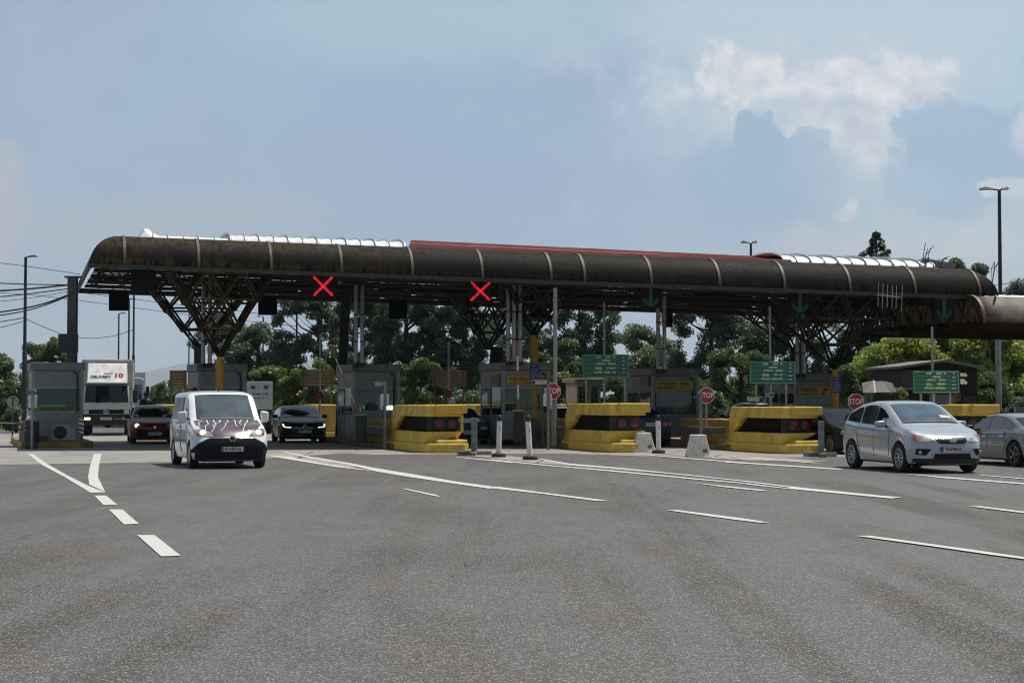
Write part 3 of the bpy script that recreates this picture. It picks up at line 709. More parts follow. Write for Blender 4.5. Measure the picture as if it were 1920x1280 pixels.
# ---------------------------------------------------------------- islands, barrier blocks, rails
LENS = mat('red_lens', (.10, .010, .014), .3, coat=.3)
HOLE = mat('dark_recess', (.008, .008, .008), .9, spec=.1)
def block(P, rz, label, sc=(1, 1, 1), sliver=False, lights=True, group='yellow barrier blocks at the island noses'):
    """local: origin front-left ground corner, +x across, +y back along the island"""
    w, L, H = 1.22*sc[0], 3.9*sc[1], 1.50*sc[2]; b0 = .30
    t = thing('barrier_block', label, 'barrier block', P, rz, group)
    pl = MB(); out = []                                                   # base plinth with rounded nose
    for x, y in ((-.16, L+.1), (-.20, 1.0), (-.18, .2), (-.05, -.25), (.2, -.40), (w*.6, -.44), (w*.95, -.40), (w+.12, -.2), (w+.16, .3), (w+.16, L+.1)): out.append((x, y))
    pl.prism(out, 0, b0, 'z'); pl.prism([(.28, -.28), (w+.08, -.26), (w+.08, 1.2), (.28, 1.2)], b0-.001, b0+.11, 'z')
    pl.build('plinth', YEL, t, bevel=.045)
    z1, z2 = .64*sc[2]+.02, 1.14*sc[2]
    bt = .10
    lo = MB()                                                             # lower body, battered left side, sloping recess at the front right
    i = len(lo.v)
    lo.v += [(-bt, 0, b0), (w*.30, .05, b0), (w, .95, b0+.02), (w, L, b0), (-bt, L, b0), (-bt*.45, .02, z1), (w*.42, .0, z1), (w, .02, z1), (w, L, z1), (-bt*.45, L, z1)]
    lo.f += [(4, 3, 2, 1, 0), (5, 6, 7, 8, 9), (0, 1, 6, 5), (1, 2, 7, 6), (2, 3, 8, 7), (3, 4, 9, 8), (4, 0, 5, 9)]
    lo.build('lower_body', YEL, t, bevel=.02)
    up = MB()                                                             # upper slab
    i = len(up.v)
    up.v += [(-bt*.45+.005, .04, z2), (w+.04, .06, z2), (w+.02, L, z2), (-bt*.45+.005, L, z2), (.03, .08, H), (w, .10, H), (w, L, H), (.03, L, H)]
    up.f += [(3, 2, 1, 0), (4, 5, 6, 7), (0, 1, 5, 4), (1, 2, 6, 5), (2, 3, 7, 6), (3, 0, 4, 7)]
    up.build('upper_slab', YEL, t, bevel=.02)
    cp = MB(); cp.box(.30, w+.10, -.16, 1.5, z2+.10, H+.02); cp.build('cap', YEL, t, bevel=.03)
    rr = MB()                                                             # solid rear part between, with the slanted edge of the slot
    y0, y1 = 3.55*sc[1], 2.75*sc[1]
    for s_ in (0,):
        rr.v += [(-bt*.45, y0, z1-.001), (w*.9, y0, z1-.001), (w*.9, L, z1-.001), (-bt*.45, L, z1-.001), (-bt*.45+.004, y1, z2+.001), (w*.9, y1, z2+.001), (w*.9, L, z2+.001), (-bt*.45+.004, L, z2+.001)]
        rr.f += [(3, 2, 1, 0), (4, 5, 6, 7), (0, 1, 5, 4), (1, 2, 6, 5), (2, 3, 7, 6), (3, 0, 4, 7)]
    rr.build('rear_body', YEL, t)
    MB().box(.10, w-.10, .40, 3.5*sc[1], z1, z2).build('recess', HOLE, t)
    if lights:
        lb = MB().box(.12, w-.08, .26, .40, z1+.01, z2-.02).build('lamp_box', BLACK, t)
        for x in (w*.42, w*.78):
            MB().lathe([(.165, 0), (.165, -.02), (.12, -.035), (.02, -.045)], (x, .25, (z1+z2)/2), 'y', 20).build('red_lamp', LENS, t, smooth=40)
            MB().lathe([(.185, .005), (.195, -.03), (.17, -.035), (.165, -.01)], (x, .252, (z1+z2)/2), 'y', 20, cap=False).build('lamp_rim', BLACK, t)
    if sliver: MB().box(w-.06, w+.01, .0, .16, z1-.02, z2+.02).build('corner_post', YEL, t)
    return t
IS = {}
def island(P, label, y0=3.6, y1=15.5, w=1.55, z=.2):
    t = thing('traffic_island', label, 'traffic island', P, LY, 'kerbed islands between the lanes')
    out = [(-.22, y1), (-.24, y0), (-.15, y0-.25), (w-.1, y0-.25), (w, y0), (w, y1)]
    MB().prism(out, 0, z, 'z').build('kerb', mat('worn_yellow_kerb', (.20, .15, .05), .8, 0, .3, 2, .4, dirt=(.06, .055, .045), dscale=1, damt=.8), t, bevel=.03)
    return t
def guardrail(P, yA, yB, x, label):
    t = thing('guardrail', label, 'guardrail', P + LRT*x + LBK*yA, LY, 'short steel guardrails behind the blocks')
    L = yB-yA; pr = [(0, -.16), (-.05, -.13), (-.05, -.06), (.0, -.03), (.0, .03), (-.05, .06), (-.05, .13), (0, .16)]
    mb = MB().grid([[(u, y, .62+w_) for u, w_ in pr] for y in [L*i/6 for i in range(7)]])
    o = mb.build('beam', mat('guardrail_steel', (.17, .175, .18), .45, .6, .2, 2), t); md = o.modifiers.new('thickness', 'SOLIDIFY'); md.thickness = .012
    for y in (.35, L-.5): MB().box(.02, .12, y, y+.12, .18, .72).build('post', mat('guardrail_steel', (.2,)*3), t)
P1, P2, P3, P4 = gxy(799, 54), gxy(1143, 54.5), gxy(1468, 53), gxy(1805, 56.5)
block(P1, LY, 'yellow barrier block between the black hatchback and the teal car', (1, 1.12, 1), sliver=True)
block(P2, LY, 'yellow barrier block right of the two leaning white bollards', (1.02, 1.04, 1.03))
block(P3, LY, 'yellow barrier block with a crumbling cap left of the silver minivan', (.98, .98, .96))
block(P4, LY, 'yellow barrier block mostly hidden behind the silver minivan', (1, .9, 1.0), group='yellow barrier blocks at the island noses')
for P, s_ in ((P1, 'behind the barrier block nearest the black hatchback'), (P2, 'behind the barrier block nearest the bollards'), (P3, 'behind the barrier block with crumbling cap'), (P4, 'at the far right behind the minivan')):
    island(P, 'low yellow kerbed island ' + s_)
for P, s_, a in ((P1, 'between the yellow block and the booth with the raised arm', .15), (P2, 'between the yellow block and the booth with the blue column sign', 0), (P3, 'behind the white concrete blocks', 0)):
    w = MB().box(0, 1.1, 0, 3.6, .2, 1.02).build('yellow_wall', mat('dull_yellow_wall', (.33, .21, .025), .7, 0, .15, 1.5, dirt=(.09, .06, .02), damt=.5), None, bevel=.03)
    w.location = P + LBK*4.4 + LRT*(.02-a); w.rotation_euler = (0, 0, LY); tag(w, 'low yellow wall ' + s_, 'low wall', 'low yellow walls in front of the booths')
    guardrail(P, 3.7, 7.4, -.22-a, 'short steel guardrail ' + s_)
# far ends of the islands
for px, Y, s_ in ((596, 77, 'behind the black hatchback'), (322, 76, 'behind the white van'), (878, 78, 'behind the teal car'), (1052, 78, 'behind the tall pale pole')):
    P = gxy(px+30, Y); block(P, LY+math.pi, 'small sunlit yellow barrier block far ' + s_, (1.1, .8, .97), lights=False, group='far barrier blocks beyond the booths')
# left island
P0 = gxy(40, 60.2); t = thing('traffic_island', 'yellow kerbed island under the lone booth at far left', 'traffic island', gxy(105, 60), LY, 'kerbed islands between the lanes')
MB().prism([(-1.25, -.2), (-1.15, -.45), (.9, -.62), (1.2, -.4), (1.3, .1), (1.3, 9), (-1.25, 9)], 0, .22, 'z').build('kerb', mat('dull_kerb_yellow', (.34, .24, .05), .7, 0, .25, 2, .4, dirt=(.08, .065, .045), dscale=1.4, damt=.8), t, bevel=.04)
# ---------------------------------------------------------------- vehicles
def interp(pts, x):
    if x <= pts[0][0]: return pts[0][1]
    for (x0, y0), (x1, y1) in zip(pts, pts[1:]):
        if x <= x1: return y0 + (y1-y0)*(x-x0)/(x1-x0) if x1 > x0 else y1
    return pts[-1][1]
def smooth_interp(pts, n=400, passes=3, win=6):
    xs = np.linspace(pts[0][0], pts[-1][0], n); ys = np.interp(xs, [p[0] for p in pts], [p[1] for p in pts])
    k_ = np.ones(2*win+1)/(2*win+1)
    for _ in range(passes):
        pad = np.concatenate([np.full(win, ys[0])+ (ys[0]-ys[win:0:-1]), ys, ys[-1]+(ys[-1]-ys[-2:-win-2:-1])]); ys = np.convolve(pad, k_, 'valid')
    return lambda x: float(np.interp(x, xs, ys))
class Car:
    """body lofted from side profiles; local x runs from the nose (0) to the tail (L), +y is the side at the image left"""
    def __init__(s, name, label, S, P, beta, body, group=None, wheel_at=None, scale=1):
        s.S = S; L, W = S['L'], S['W']
        s.top = smooth_interp(S['top'], passes=2, win=S.get('win', 4)); s.belt = smooth_interp(S['belt'], win=8)
        s.t = thing(name, label, S['cat'], P, 0, group)
        rot = math.pi/2 + beta; c, sn = math.cos(rot), math.sin(rot)
        if wheel_at:                                                     # P is the contact point of a wheel given by local x,y
            x, y = wheel_at; s.t.location = P - Vector((c*x - sn*y, sn*x + c*y, 0))*scale
        s.t.rotation_euler = (0, 0, rot); s.t.scale = (scale,)*3
        s.rot = rot
        rows, mb = s.surface()
        o = mb.build('body', body, s.t, smooth=S.get('sharp', 38)); s.body = o
        me = o.data; s.bvh = BVHTree.FromPolygons([v.co for v in me.vertices], [p.vertices for p in me.polygons])
        ub = MB().box(.25, L-.25, -W*.36, W*.36, S['z0']-.03, .62); 
        for x in S['wheels']: ub.box(x-.42, x+.42, -W*.30, W*.30, .30, .68)
        ub.build('underbody', BLACK, s.t)
    def hw(s, x, z):
        S = s.S; L, W = S['L'], S['W']; nf, nr = S.get('nose', (.74, .55)), S.get('tail', (.84, .35))
        f = lambda d, e0, ln: 1 if d >= ln else e0 + (1-e0)*math.sin(math.pi/2*max(0, d/ln))**.75
        return W/2*min(f(x, *nf), f(L-x, *nr))
    def surface(s):
        S = s.S; L, W, z0 = S['L'], S['W'], S['z0']; ra = S['wr']+.055
        xs = sorted(set([round(L*i/70, 4) for i in range(71)] + [.03, .06, .1, .15, L-.03, L-.06, L-.1] + [round(min(max(xw+ra*math.sin(a*math.pi/18), .01), L-.01), 4) for xw in S['wheels'] for a in range(-9, 10)]))
        tum = S['tum']; rows = []
        def arch(x):
            z = z0 + (S.get('nz', .0)*max(0, 1-x/.5)) + S.get('tz', .05)*max(0, 1-(L-x)/.5)
            for xw in S['wheels']:
                d = abs(x-xw)
                if d < ra: z = max(z, S['wr'] + math.sqrt(ra*ra-d*d)*1.0 - .01)
            return z
        nk, tk = S.get('nk', .16), S.get('tk', .10)
        def bend(x, y, z):
            fn = max(0, 1-x/.7)**2; ft = max(0, 1-(L-x)/.5)**2; zr = (z-.5)/.5; yr = (y/(W/2))**2
            return x + fn*(nk*max(0, zr)**1.6 + nk*.6*max(0, -zr)**1.5 + S.get('nb', .14)*yr) - ft*(tk*max(0, zr)**1.5*1.2 + tk*.5*max(0, -zr)**1.5 + .08*yr)
        def sec(x):
            zt = s.top(x); zb = min(arch(x), zt-.12); zs = min(s.belt(x), zt-.05); w = s.hw(x, 0); hg = zt-zs
            wb = w*.955; ws = .93 if zb < .4 else .97
            wr = max(wb - tum*hg - .015, wb*.55); ze = zt - min(.085, .42*hg)
            p = [(0, zb), (w*.80, zb), (w*ws, zb+.02), (w*.975, zb+.22*(zs-zb)), (w*.998, zb+.5*(zs-zb)), (w*1.0, zb+.68*(zs-zb)), (w*.99, zb+.86*(zs-zb)), (wb+.01, zs-.012), (wb-.012, zs+.004*0+.012 if hg > .12 else zs+.01)]
            wl = lambda t: wb-.012 + (wr-wb+.012)*t
            zl = lambda t: zs+.012 + (ze-zs-.012)*t
            p += [(wl(.35), zl(.35)), (wl(.7), zl(.7)), (wr, ze), (wr-.035, ze+(zt-ze)*.42), (wr*.84, ze+(zt-ze)*.74), (wr*.55, ze+(zt-ze)*.93), (wr*.25, ze+(zt-ze)*.99), (0, zt)]
            return p
        mb = MB(); n = None
        for x in xs:
            h = sec(x); ring = [( bend(x, y, z), y, z) for y, z in h] + [(bend(x, y, z), -y, z) for y, z in reversed(h[:-1])][:-1]
            n = len(ring); mb.v += ring
        for i in range(len(xs)-1):
            for j in range(n):
                a, b = i*n+j, i*n+(j+1) % n; mb.f.append((a, b, b+n, a+n))
        for x in (xs[0], xs[-1]):                                         # bowed end caps
            h = sec(x); base = len(mb.v); C = 8
            for y, z in h:
                for c in range(C+1):
                    yy = y*(1-2*c/C); mb.v.append((bend(x, yy, z), yy, z))
            for j in range(len(h)-1):
                for c in range(C):
                    q = base+j*(C+1)+c; mb.f.append((q, q+1, q+C+2, q+C+1))
        bm = bmesh.new(); vs = [bm.verts.new(v) for v in mb.v]
        for f in mb.f:
            if len(set(f)) > 2:
                try: bm.faces.new([vs[i] for i in f])
                except ValueError: pass
        bmesh.ops.remove_doubles(bm, verts=bm.verts, dist=.002); bmesh.ops.recalc_face_normals(bm, faces=bm.faces)
        bm.verts.ensure_lookup_table(); bm.verts.index_update()
        mb.v = [tuple(v.co) for v in bm.verts]; mb.f = [tuple(v.index for v in f.verts) for f in bm.faces]; bm.free()
        return rows, mb
    def hit(s, proj_, u, w, off, side=1):
        if proj_ == 'side': o, d = Vector((u, 3*side, w)), Vector((0, -side, 0))
        elif proj_ == 'front': o, d = Vector((-2, u, w)), Vector((1, 0, 0))
        elif proj_ == 'rear': o, d = Vector((s.S['L']+2, u, w)), Vector((-1, 0, 0))
        else: o, d = Vector((u, w, 4)), Vector((0, 0, -1))
        loc, nrm, idx, dist = s.bvh.ray_cast(o, d)
        if loc is None: return None
        if nrm.dot(d) > 0: nrm = -nrm
        return loc + nrm*off
    def patch(s, name, m, proj_, poly, off=.006, side=1, parent=None, rings=4, smooth=True):
        n = len(poly); pts = []
        per = sum(math.dist(poly[i], poly[(i+1) % n]) for i in range(n))
        for i in range(n):
            a, b = poly[i], poly[(i+1) % n]; k_ = max(1, round(math.dist(a, b)/per*(36 if per < 1.6 else 96))); pts += [(a[0]+(b[0]-a[0])*j/k_, a[1]+(b[1]-a[1])*j/k_) for j in range(k_)]
        rings = rings if per < 1.6 else 14
        cx, cy = sum(p[0] for p in pts)/len(pts), sum(p[1] for p in pts)/len(pts)
        mb = MB(); N = len(pts); R_ = []
        for r in range(rings+1):
            f = 1 - r/(rings+.0001); R_.append([s.hit(proj_, cx+(x-cx)*f, cy+(y-cy)*f, off, side) for x, y in pts])
        if any(q is None for row in R_ for q in row): 
            R_ = [[q if q is not None else next((z for z in row if z is not None), None) for q in row] for row in R_]
            if any(q is None for row in R_ for q in row): return None
        edge = [s.hit(proj_, x, y, -.01, side) or R_[0][i] for i, (x, y) in enumerate(pts)]
        rows = [edge] + R_
        for r in rows: mb.v += [tuple(p) for p in r]
        for r in range(len(rows)-1):
            for i in range(N): mb.f.append((r*N+i, r*N+(i+1) % N, (r+1)*N+(i+1) % N, (r+1)*N+i))
        return mb.build(name, m, parent or s.t, smooth=50 if smooth else None)
    def gridpatch(s, name, m, proj_, x0, x1, lo, hi, off=.006, side=1, nx=9, ny=6, parent=None):
        rows = []
        for i in range(nx):
            x = x0+(x1-x0)*i/(nx-1); a, b = lo(x), hi(x); row = []
            if b < a+.012: b = a+.012
            for j in range(ny):
                p = s.hit(proj_, x, a+(b-a)*j/(ny-1), off, side); row.append(p)
            rows.append(row)
        if any(q is None for r in rows for q in r): rows = [r for r in rows if all(q is not None for q in r)]
        if len(rows) < 2: return None
        return MB().grid(rows).build(name, m, parent or s.t, smooth=50)
    def windows(s, m, breaks, bt=.035, tp=.105, frame=None):
        """breaks: x ranges of the panes, the same on both sides"""
        for side in (1, -1):
            for x0, x1 in breaks:
                s.gridpatch('side_window', m, 'side', x0, x1, lambda x: s.belt(x)+bt, lambda x: s.top(x)-tp, .005, side)
    def screen(s, m, x0, x1, k_=.90, ymax=9, name='windscreen', off=.006):
        def yw(x):
            zt = s.top(x); zs = min(s.belt(x), zt-.05); wb = s.hw(x, 0)*.955; return min(ymax, max(wb - s.S['tum']*(zt-zs) - (-.012 if k_ > .97 else .05), wb*.55)*k_)
        return s.gridpatch(name, m, 'top', x0, x1, lambda x: -yw(x), lambda x: yw(x), off, nx=9, ny=11)
    def wheels(s, rimm, style=10, yo=.0, face=None):
        S = s.S; r = S['wr']; tw = .21
        for x in S['wheels']:
            for side in (1, -1):
                w = thing_part('wheel', s.t, (x, side*(S['W']/2-.012-tw/2-yo), r))
                MB().lathe([(r*.66, -tw/2+.01), (r*.93, -tw/2), (r, -tw/2+.03), (r, tw/2-.03), (r*.93, tw/2), (r*.68, tw/2-.01), (r*.64, tw/2-.05), (r*.64, -tw/2+.05), (r*.66, -tw/2+.01)], (0, 0, 0), 'y', 28, cap=False).build('tyre', RUBBER, w, smooth=35)
                rm = MB(); sd = side
                rm.lathe([(r*.66, 0), (r*.69, .02*sd), (r*.64, .025*sd), (r*.61, -.01*sd)], (0, sd*(tw/2-.03), 0), 'y', 28, cap=False)
                hub = sd*(tw/2-.025)
                rm.lathe([(r*.14, -.03*sd), (r*.13, .012*sd), (r*.05, .02*sd)], (0, hub, 0), 'y', 12)
                for i in range(style):
                    a = 2*math.pi*i/style
                    for da in ((0,) if style > 8 else (-.07, .07)):
                        rm.bar((r*.12*math.cos(a), hub-.01*sd, r*.12*math.sin(a)), (r*.63*math.cos(a+da), hub-.005*sd, r*.63*math.sin(a+da)), .017 if style > 8 else .035, .03)
                rm.build('rim', rimm, w, smooth=35)
                MB().lathe([(r*.62, 0), (r*.60, .01)], (0, sd*(tw/2-.10)-.005, 0), 'y', 20).build('brake_disc', mat('brake_disc', (.008, .008, .008), .7, .0), w)
    def mirrors(s, x, z, m, size=1, tall=0):
        for side in (1, -1):
            p = s.hit('side', x, z, 0, side)
            if p is None: continue
            q = p + Vector((.0, side*.15*size, .05)); mb = MB()
            a, b, c = (.06*size, .105*size, .075*size) if tall == 0 else (.07, .10, .15)
            mb.box(-a, a, -b, b, -c, c); mb.v = [(x_ + (.03 if abs(y_) > 0 and y_*side > 0 and x_ < 0 else 0), y_, z_*(.82 if y_*side > 0 else 1)) for x_, y_, z_ in mb.v]
            o = mb.build('mirror', m, s.t, smooth=60, bevel=.035); o.location = q
            MB().bar(p-q+Vector((0, -side*.03, 0)), (0, 0, -.03), .06, .05).build('mirror_arm', BLACK, o)
    def handles(s, xs, m):
        for side in (1, -1):
            for x in xs:
                p = s.hit('side', x, s.belt(x)-.13, .012, side)
                if p: MB().box(p.x-.09, p.x+.09, p.y-.012, p.y+.012, p.z-.016, p.z+.016).build('door_handle', m, s.t, bevel=.008)
    def seams(s, lines, m=BLACK):
        """thin shut lines on both sides: polylines in (x,z)"""
        for side in (1, -1):
            for ln in lines:
                mb = MB(); prev = None
                for (a, b) in zip(ln, ln[1:]):
                    for i in range(9):
                        p = s.hit('side', a[0]+(b[0]-a[0])*i/8, a[1]+(b[1]-a[1])*i/8, .003, side)
                        if p is not None and prev is not None: mb.bar(prev, p, .010, .004)
                        prev = p
                if mb.v: mb.build('door_seam', m, s.t)
    def plate(s, txt, end, z, y=0, h=.115, w=.52, blue=True):
        p = s.hit(end, y, z, .012); L_ = s.S['L']
        o = MB().box(-w/2, w/2, -.006, .006, -h/2, h/2).build('number_plate', PLATE, s.t)
        o.location = p; o.rotation_euler = (0, 0, -math.pi/2 if end == 'front' else math.pi/2)
        ob = MB(); ob.box(-w/2-.006, w/2+.006, -.004, .010, -h/2-.006, h/2+.006); ob.build('plate_frame', BLACK, o)
        if blue: MB().box(-w/2+.004, -w/2+.045, -.009, -.005, -h/2+.004, h/2-.004).build('plate_band', mat('plate_blue', (.03, .10, .40), .5), o)
        if txt:
            a, b = txt
            text('plate_lettering', a, h*.84, INK, o, (-w*.27, -.009, 0), wide=.78, bold=.002)
            text('plate_lettering', b, h*.84, INK, o, (w*.17, -.009, 0), wide=.78, bold=.002)
            MB().lathe([(h*.2, 0), (h*.2, .004)], (-w*.125, -.011, 0), 'y', 8).build('plate_emblem', REDI, o)
def thing_part(name, parent, loc):
    o = bpy.data.objects.new(name, None); COL.objects.link(o); o.parent = parent; o.location = loc; o.empty_display_size = .1; return o
def sym(poly): return [(-y, z) for y, z in reversed(poly)]
WS = glass('windscreen_glass', (.035, .055, .06), .22); WSD = glass('dark_windscreen_glass', (.010, .013, .014), .14); SWG = glass('side_glass', (.012, .016, .02), .10); SWG2 = glass('tinted_side_glass', (.05, .06, .07), .12)
HEADL = glass('headlight_lens', (.34, .33, .30), .12); HEADOFF = glass('clear_lamp_lens', (.42, .43, .40), .10, .12); ORANGE = mat('orange_indicator', (.55, .10, .02), .2, coat=.6)
LIT = glow('lit_headlamp', (1, .80, .45), 2.2); LITW = glow('lit_white_lamp', (1, .97, .9), 3.2); TAIL = mat('tail_light_red', (.30, .012, .015), .2, coat=.8)
GRILLE = mat('black_grille', (.005, .005, .006), .45, spec=.3); RIM = mat('dark_alloy', (.26, .265, .27), .3, .8); RIMB = mat('silver_rim', (.45, .45, .46), .3, .7)

# --- white van -------------------------------------------------------------------------------------------------
VANB = paint('white_van_paint', (.78, .80, .82)); BUMP = mat('blue_black_bumper', (.008, .010, .016), .6, spec=.2)
Svan = dict(cat='van', L=4.4, W=1.84, z0=.20, wr=.315, wheels=(.90, 3.66), tum=.10, nose=(.80, .5), tail=(.93, .25), nk=.22, nb=.20,
    top=[(0, .72), (.04, .82), (.18, .92), (.5, 1.02), (.88, 1.11), (1.0, 1.16), (1.66, 1.745), (1.85, 1.82), (2.4, 1.865), (4.2, 1.83), (4.36, 1.72), (4.40, 1.3)],
    belt=[(0, .67), (.3, .85), (.9, 1.02), (1.3, 1.09), (4.4, 1.15)])
v = Car('delivery_van', 'white panel van with purple lightning pattern on bonnet, lit headlamps', Svan, gnd(360, 877), R(19), VANB, wheel_at=(.90, .82), scale=1.02)
v.screen(WS, 1.01, 1.72, .985)
for side in (1, -1): v.gridpatch('side_window', SWG, 'side', 1.40, 2.18, lambda x: v.belt(x)+.05, lambda x: v.top(x)-.15, .005, side)
v.gridpatch('side_panel_print', mat('purple_print', (.30, .27, .33), .4, 0, .3, 3), 'side', 2.35, 3.95, lambda x: 1.22, lambda x: 1.70, .004, 1)
# bonnet wrap
PURP = mat('purple_bonnet_wrap', (.105, .072, .085), .28, 0, .3, 3, coat=.8, dirt=(.10, .075, .10), dscale=4, damt=.4)
bw = v.gridpatch('bonnet_wrap', PURP, 'top', .10, .98, lambda x: -(.47+.31*min(1, x/.6)), lambda x: .47+.31*min(1, x/.6), .004, nx=12, ny=12)
lg = MB(); r3 = random.Random(5)
for y in (-.52, -.36, -.2, -.02, .14, .30, .47, .58):
    x, yy = .95, y; n = r3.randint(3, 5)
    for i in range(n):
        nx_, ny_ = x - r3.uniform(.10, .20), yy + r3.uniform(-.02, .10)
        a, b = v.hit('top', x, yy, .010), v.hit('top', nx_, ny_, .010)
        if a and b: lg.bar(a, b, .026*(1-i/n*.5), .006)
        x, yy = nx_, ny_
lg.build('lightning_print', mat('white_print', (.75, .74, .72), .4), bw)
v.patch('lower_bumper', BUMP, 'front', [(-.90, .46), (-.78, .60), (-.56, .715), (.56, .715), (.78, .60), (.90, .46), (.895, .208), (-.895, .208)], .016, rings=7)
v.patch('grille', GRILLE, 'front', [(-.60, .67), (-.4, .71), (.4, .71), (.60, .67), (.5, .57), (0, .55), (-.5, .57)], .02, rings=5)
v.patch('grille_trim', CHROME, 'front', [(-.52, .735), (.52, .735), (.52, .715), (-.52, .715)], .022)
for sg in (1, -1):
    pl = [(sg*.42, .765), (sg*.47, .85), (sg*.68, .945), (sg*.82, .93), (sg*.83, .84), (sg*.70, .755)]
    h = v.patch('headlight', HEADL, 'front', pl if sg > 0 else pl, .010)
    c = v.hit('front', sg*.66, .845, .016); MB().lathe([(.075, 0), (.06, -.03), (.02, -.04)], c+Vector((-.0, 0, 0)), 'x', 14).build('lamp_bulb', LIT, h, smooth=40)
    c = v.hit('front', sg*.765, .815, .014); MB().lathe([(.04, 0), (.03, -.02)], c, 'x', 12).build('indicator', ORANGE, h, smooth=40)
    v.patch('fog_light_bezel', GRILLE, 'front', [(sg*.60, .40), (sg*.82, .44), (sg*.84, .34), (sg*.66, .30)], .018)
p = v.hit('front', 0, .705, .03); bd = MB().lathe([(.078, 0), (.078, -.015), (.06, -.02)], p, 'x', 20).build('badge', CHROME, v.t, smooth=40)
MB().lathe([(.058, -.018), (.05, -.026)], p, 'x', 18).build('badge_face', mat('dark_red_badge', (.10, .03, .04), .3), bd)
v.plate(('SK', '3873 AL'), 'front', .47, .0)
v.wheels(RIMB, 7); v.mirrors(1.30, 1.17, VANB, 1.0, 1); v.handles((2.2,), BLACK)
v.seams([[(1.18, 1.1), (1.22, .35), (2.1, .33), (2.24, .6), (2.26, 1.72)], [(2.30, 1.72), (2.30, .4)], [(2.42, 1.14), (4.1, 1.16)]])
for side in (1, -1): v.gridpatch('side_strip', mat('grey_strip', (.12, .12, .125), .5), 'side', 1.35, 3.2, lambda x: .60, lambda x: .67, .008, side)
p = v.hit('top', 2.1, .0, 0); MB().tube([p, p+Vector((.14, 0, .30))], .006, 6).tube([p-Vector((0, 0, .01)), p+Vector((.02, 0, .04))], .018, 8).build('antenna', BLACK, v.t)
v.gridpatch('wiper', BLACK, 'top', .99, 1.04, lambda x: -.68, lambda x: .62, .016, nx=3, ny=8)
# --- silver minivan -----------------------------------------------------------------------------------------------
SILV = mat('silver_blue_paint', (.46, .49, .525), .30, .55, .03, 2, coat=.8)
Smv = dict(cat='car', L=4.35, W=1.83, z0=.20, wr=.325, wheels=(.90, 3.54), tum=.26, nose=(.70, .7), tail=(.80, .5), nk=.16, nb=.22,
    top=[(0, .73), (.05, .80), (.25, .88), (.6, .98), (1.0, 1.055), (1.10, 1.10), (1.95, 1.52), (2.25, 1.60), (2.7, 1.62), (3.3, 1.56), (3.85, 1.40), (4.12, 1.18), (4.28, 1.05), (4.35, .85)],
    belt=[(0, .70), (.35, .82), (.9, .95), (1.6, .985), (3.0, 1.04), (4.0, 1.10), (4.35, .82)])
m = Car('silver_minivan', 'silver compact minivan with open driver window and multi-spoke wheels, nearest car', Smv, gnd(1692, 885), R(12), SILV, wheel_at=(.90, .80), scale=1.025)
m.screen(glass('blue_windscreen', (.05, .085, .13), .24), 1.11, 2.02, .985)
m.windows(SWG, [(1.70, 2.20)], .05, .12); m.windows(SWG2, [(2.27, 3.02)], .04, .115); m.windows(SWG2, [(3.09, 3.80)], .04, .12)
for side in (1,): m.gridpatch('open_window', HOLE, 'side', 1.66, 2.20, lambda x: m.belt(x)+.22-(.25*max(0, x-1.85)), lambda x: m.top(x)-.125, .008, side)
m.seams([[(1.36, .95), (1.42, .36), (2.22, .34), (2.24, 1.5)], [(2.24, .34), (3.0, .36), (3.16, .7), (3.10, 1.45)]])
m.seams([[(1.35, .56), (3.1, .58)]], SILV)
m.handles((2.08, 2.95), CHROME); m.mirrors(1.62, 1.02, SILV, 1.1)
m.patch('grille', GRILLE, 'front', [(-.36, .76), (.36, .76), (.34, .685), (.25, .655), (-.25, .655), (-.34, .685)], .014)
m.patch('grille_trim', CHROME, 'front', [(-.38, .785), (.38, .785), (.37, .765), (-.37, .765)], .018)
p = m.hit('front', 0, .715, .03); bm_ = MB().lathe([(.06, 0), (.06, -.012), (.045, -.018)], (0, 0, 0), 'x', 20); bm_.v = [(a, b*1.5, c*.65) for a, b, c in bm_.v]; o = bm_.build('badge', CHROME, m.t, smooth=40); o.location = p
m.patch('lower_grille', GRILLE, 'front', [(-.42, .44), (.42, .44), (.46, .30), (-.46, .30)], .012)
m.patch('lower_bumper', BLACK, 'front', [(-.80, .33), (.80, .33), (.80, .21), (-.80, .21)], .018, rings=6)
for sg in (1, -1):
    h = m.patch('headlight', HEADOFF, 'front', [(sg*.40, .70), (sg*.42, .745), (sg*.60, .835), (sg*.74, .86), (sg*.79, .80), (sg*.79, .72), (sg*.72, .69)], .010, rings=6)
    m.patch('indicator', ORANGE, 'front', [(sg*.725, .845), (sg*.79, .84), (sg*.795, .75), (sg*.74, .72)], .016, parent=h)
    m.patch('fog_light_bezel', GRILLE, 'front', [(sg*.50, .54), (sg*.76, .55), (sg*.78, .42), (sg*.60, .40)], .012)
    c = m.hit('front', sg*.70, .47, .02); MB().lathe([(.045, 0), (.035, -.015)], c, 'x', 12).build('fog_light', HEADOFF, m.t)
m.plate(('TE', '6798 AD'), 'front', .53, .03)
m.wheels(mat('dark_alloy_spokes', (.55, .55, .55), .35, .5), 10)
m.gridpatch('wiper', BLACK, 'top', 1.14, 1.19, lambda x: -.66, lambda x: .62, .016, nx=3, ny=8)
p = m.hit('top', 2.25, 0, 0); MB().tube([p, p+Vector((.05, 0, .07))], .012, 6).build('antenna', BLACK, m.t)
m.patch('windscreen_paper', mat('paper_note', (.6, .55, .4), .7), 'top', [(1.34, -.62), (1.34, -.36), (1.46, -.36), (1.46, -.62)], .011)
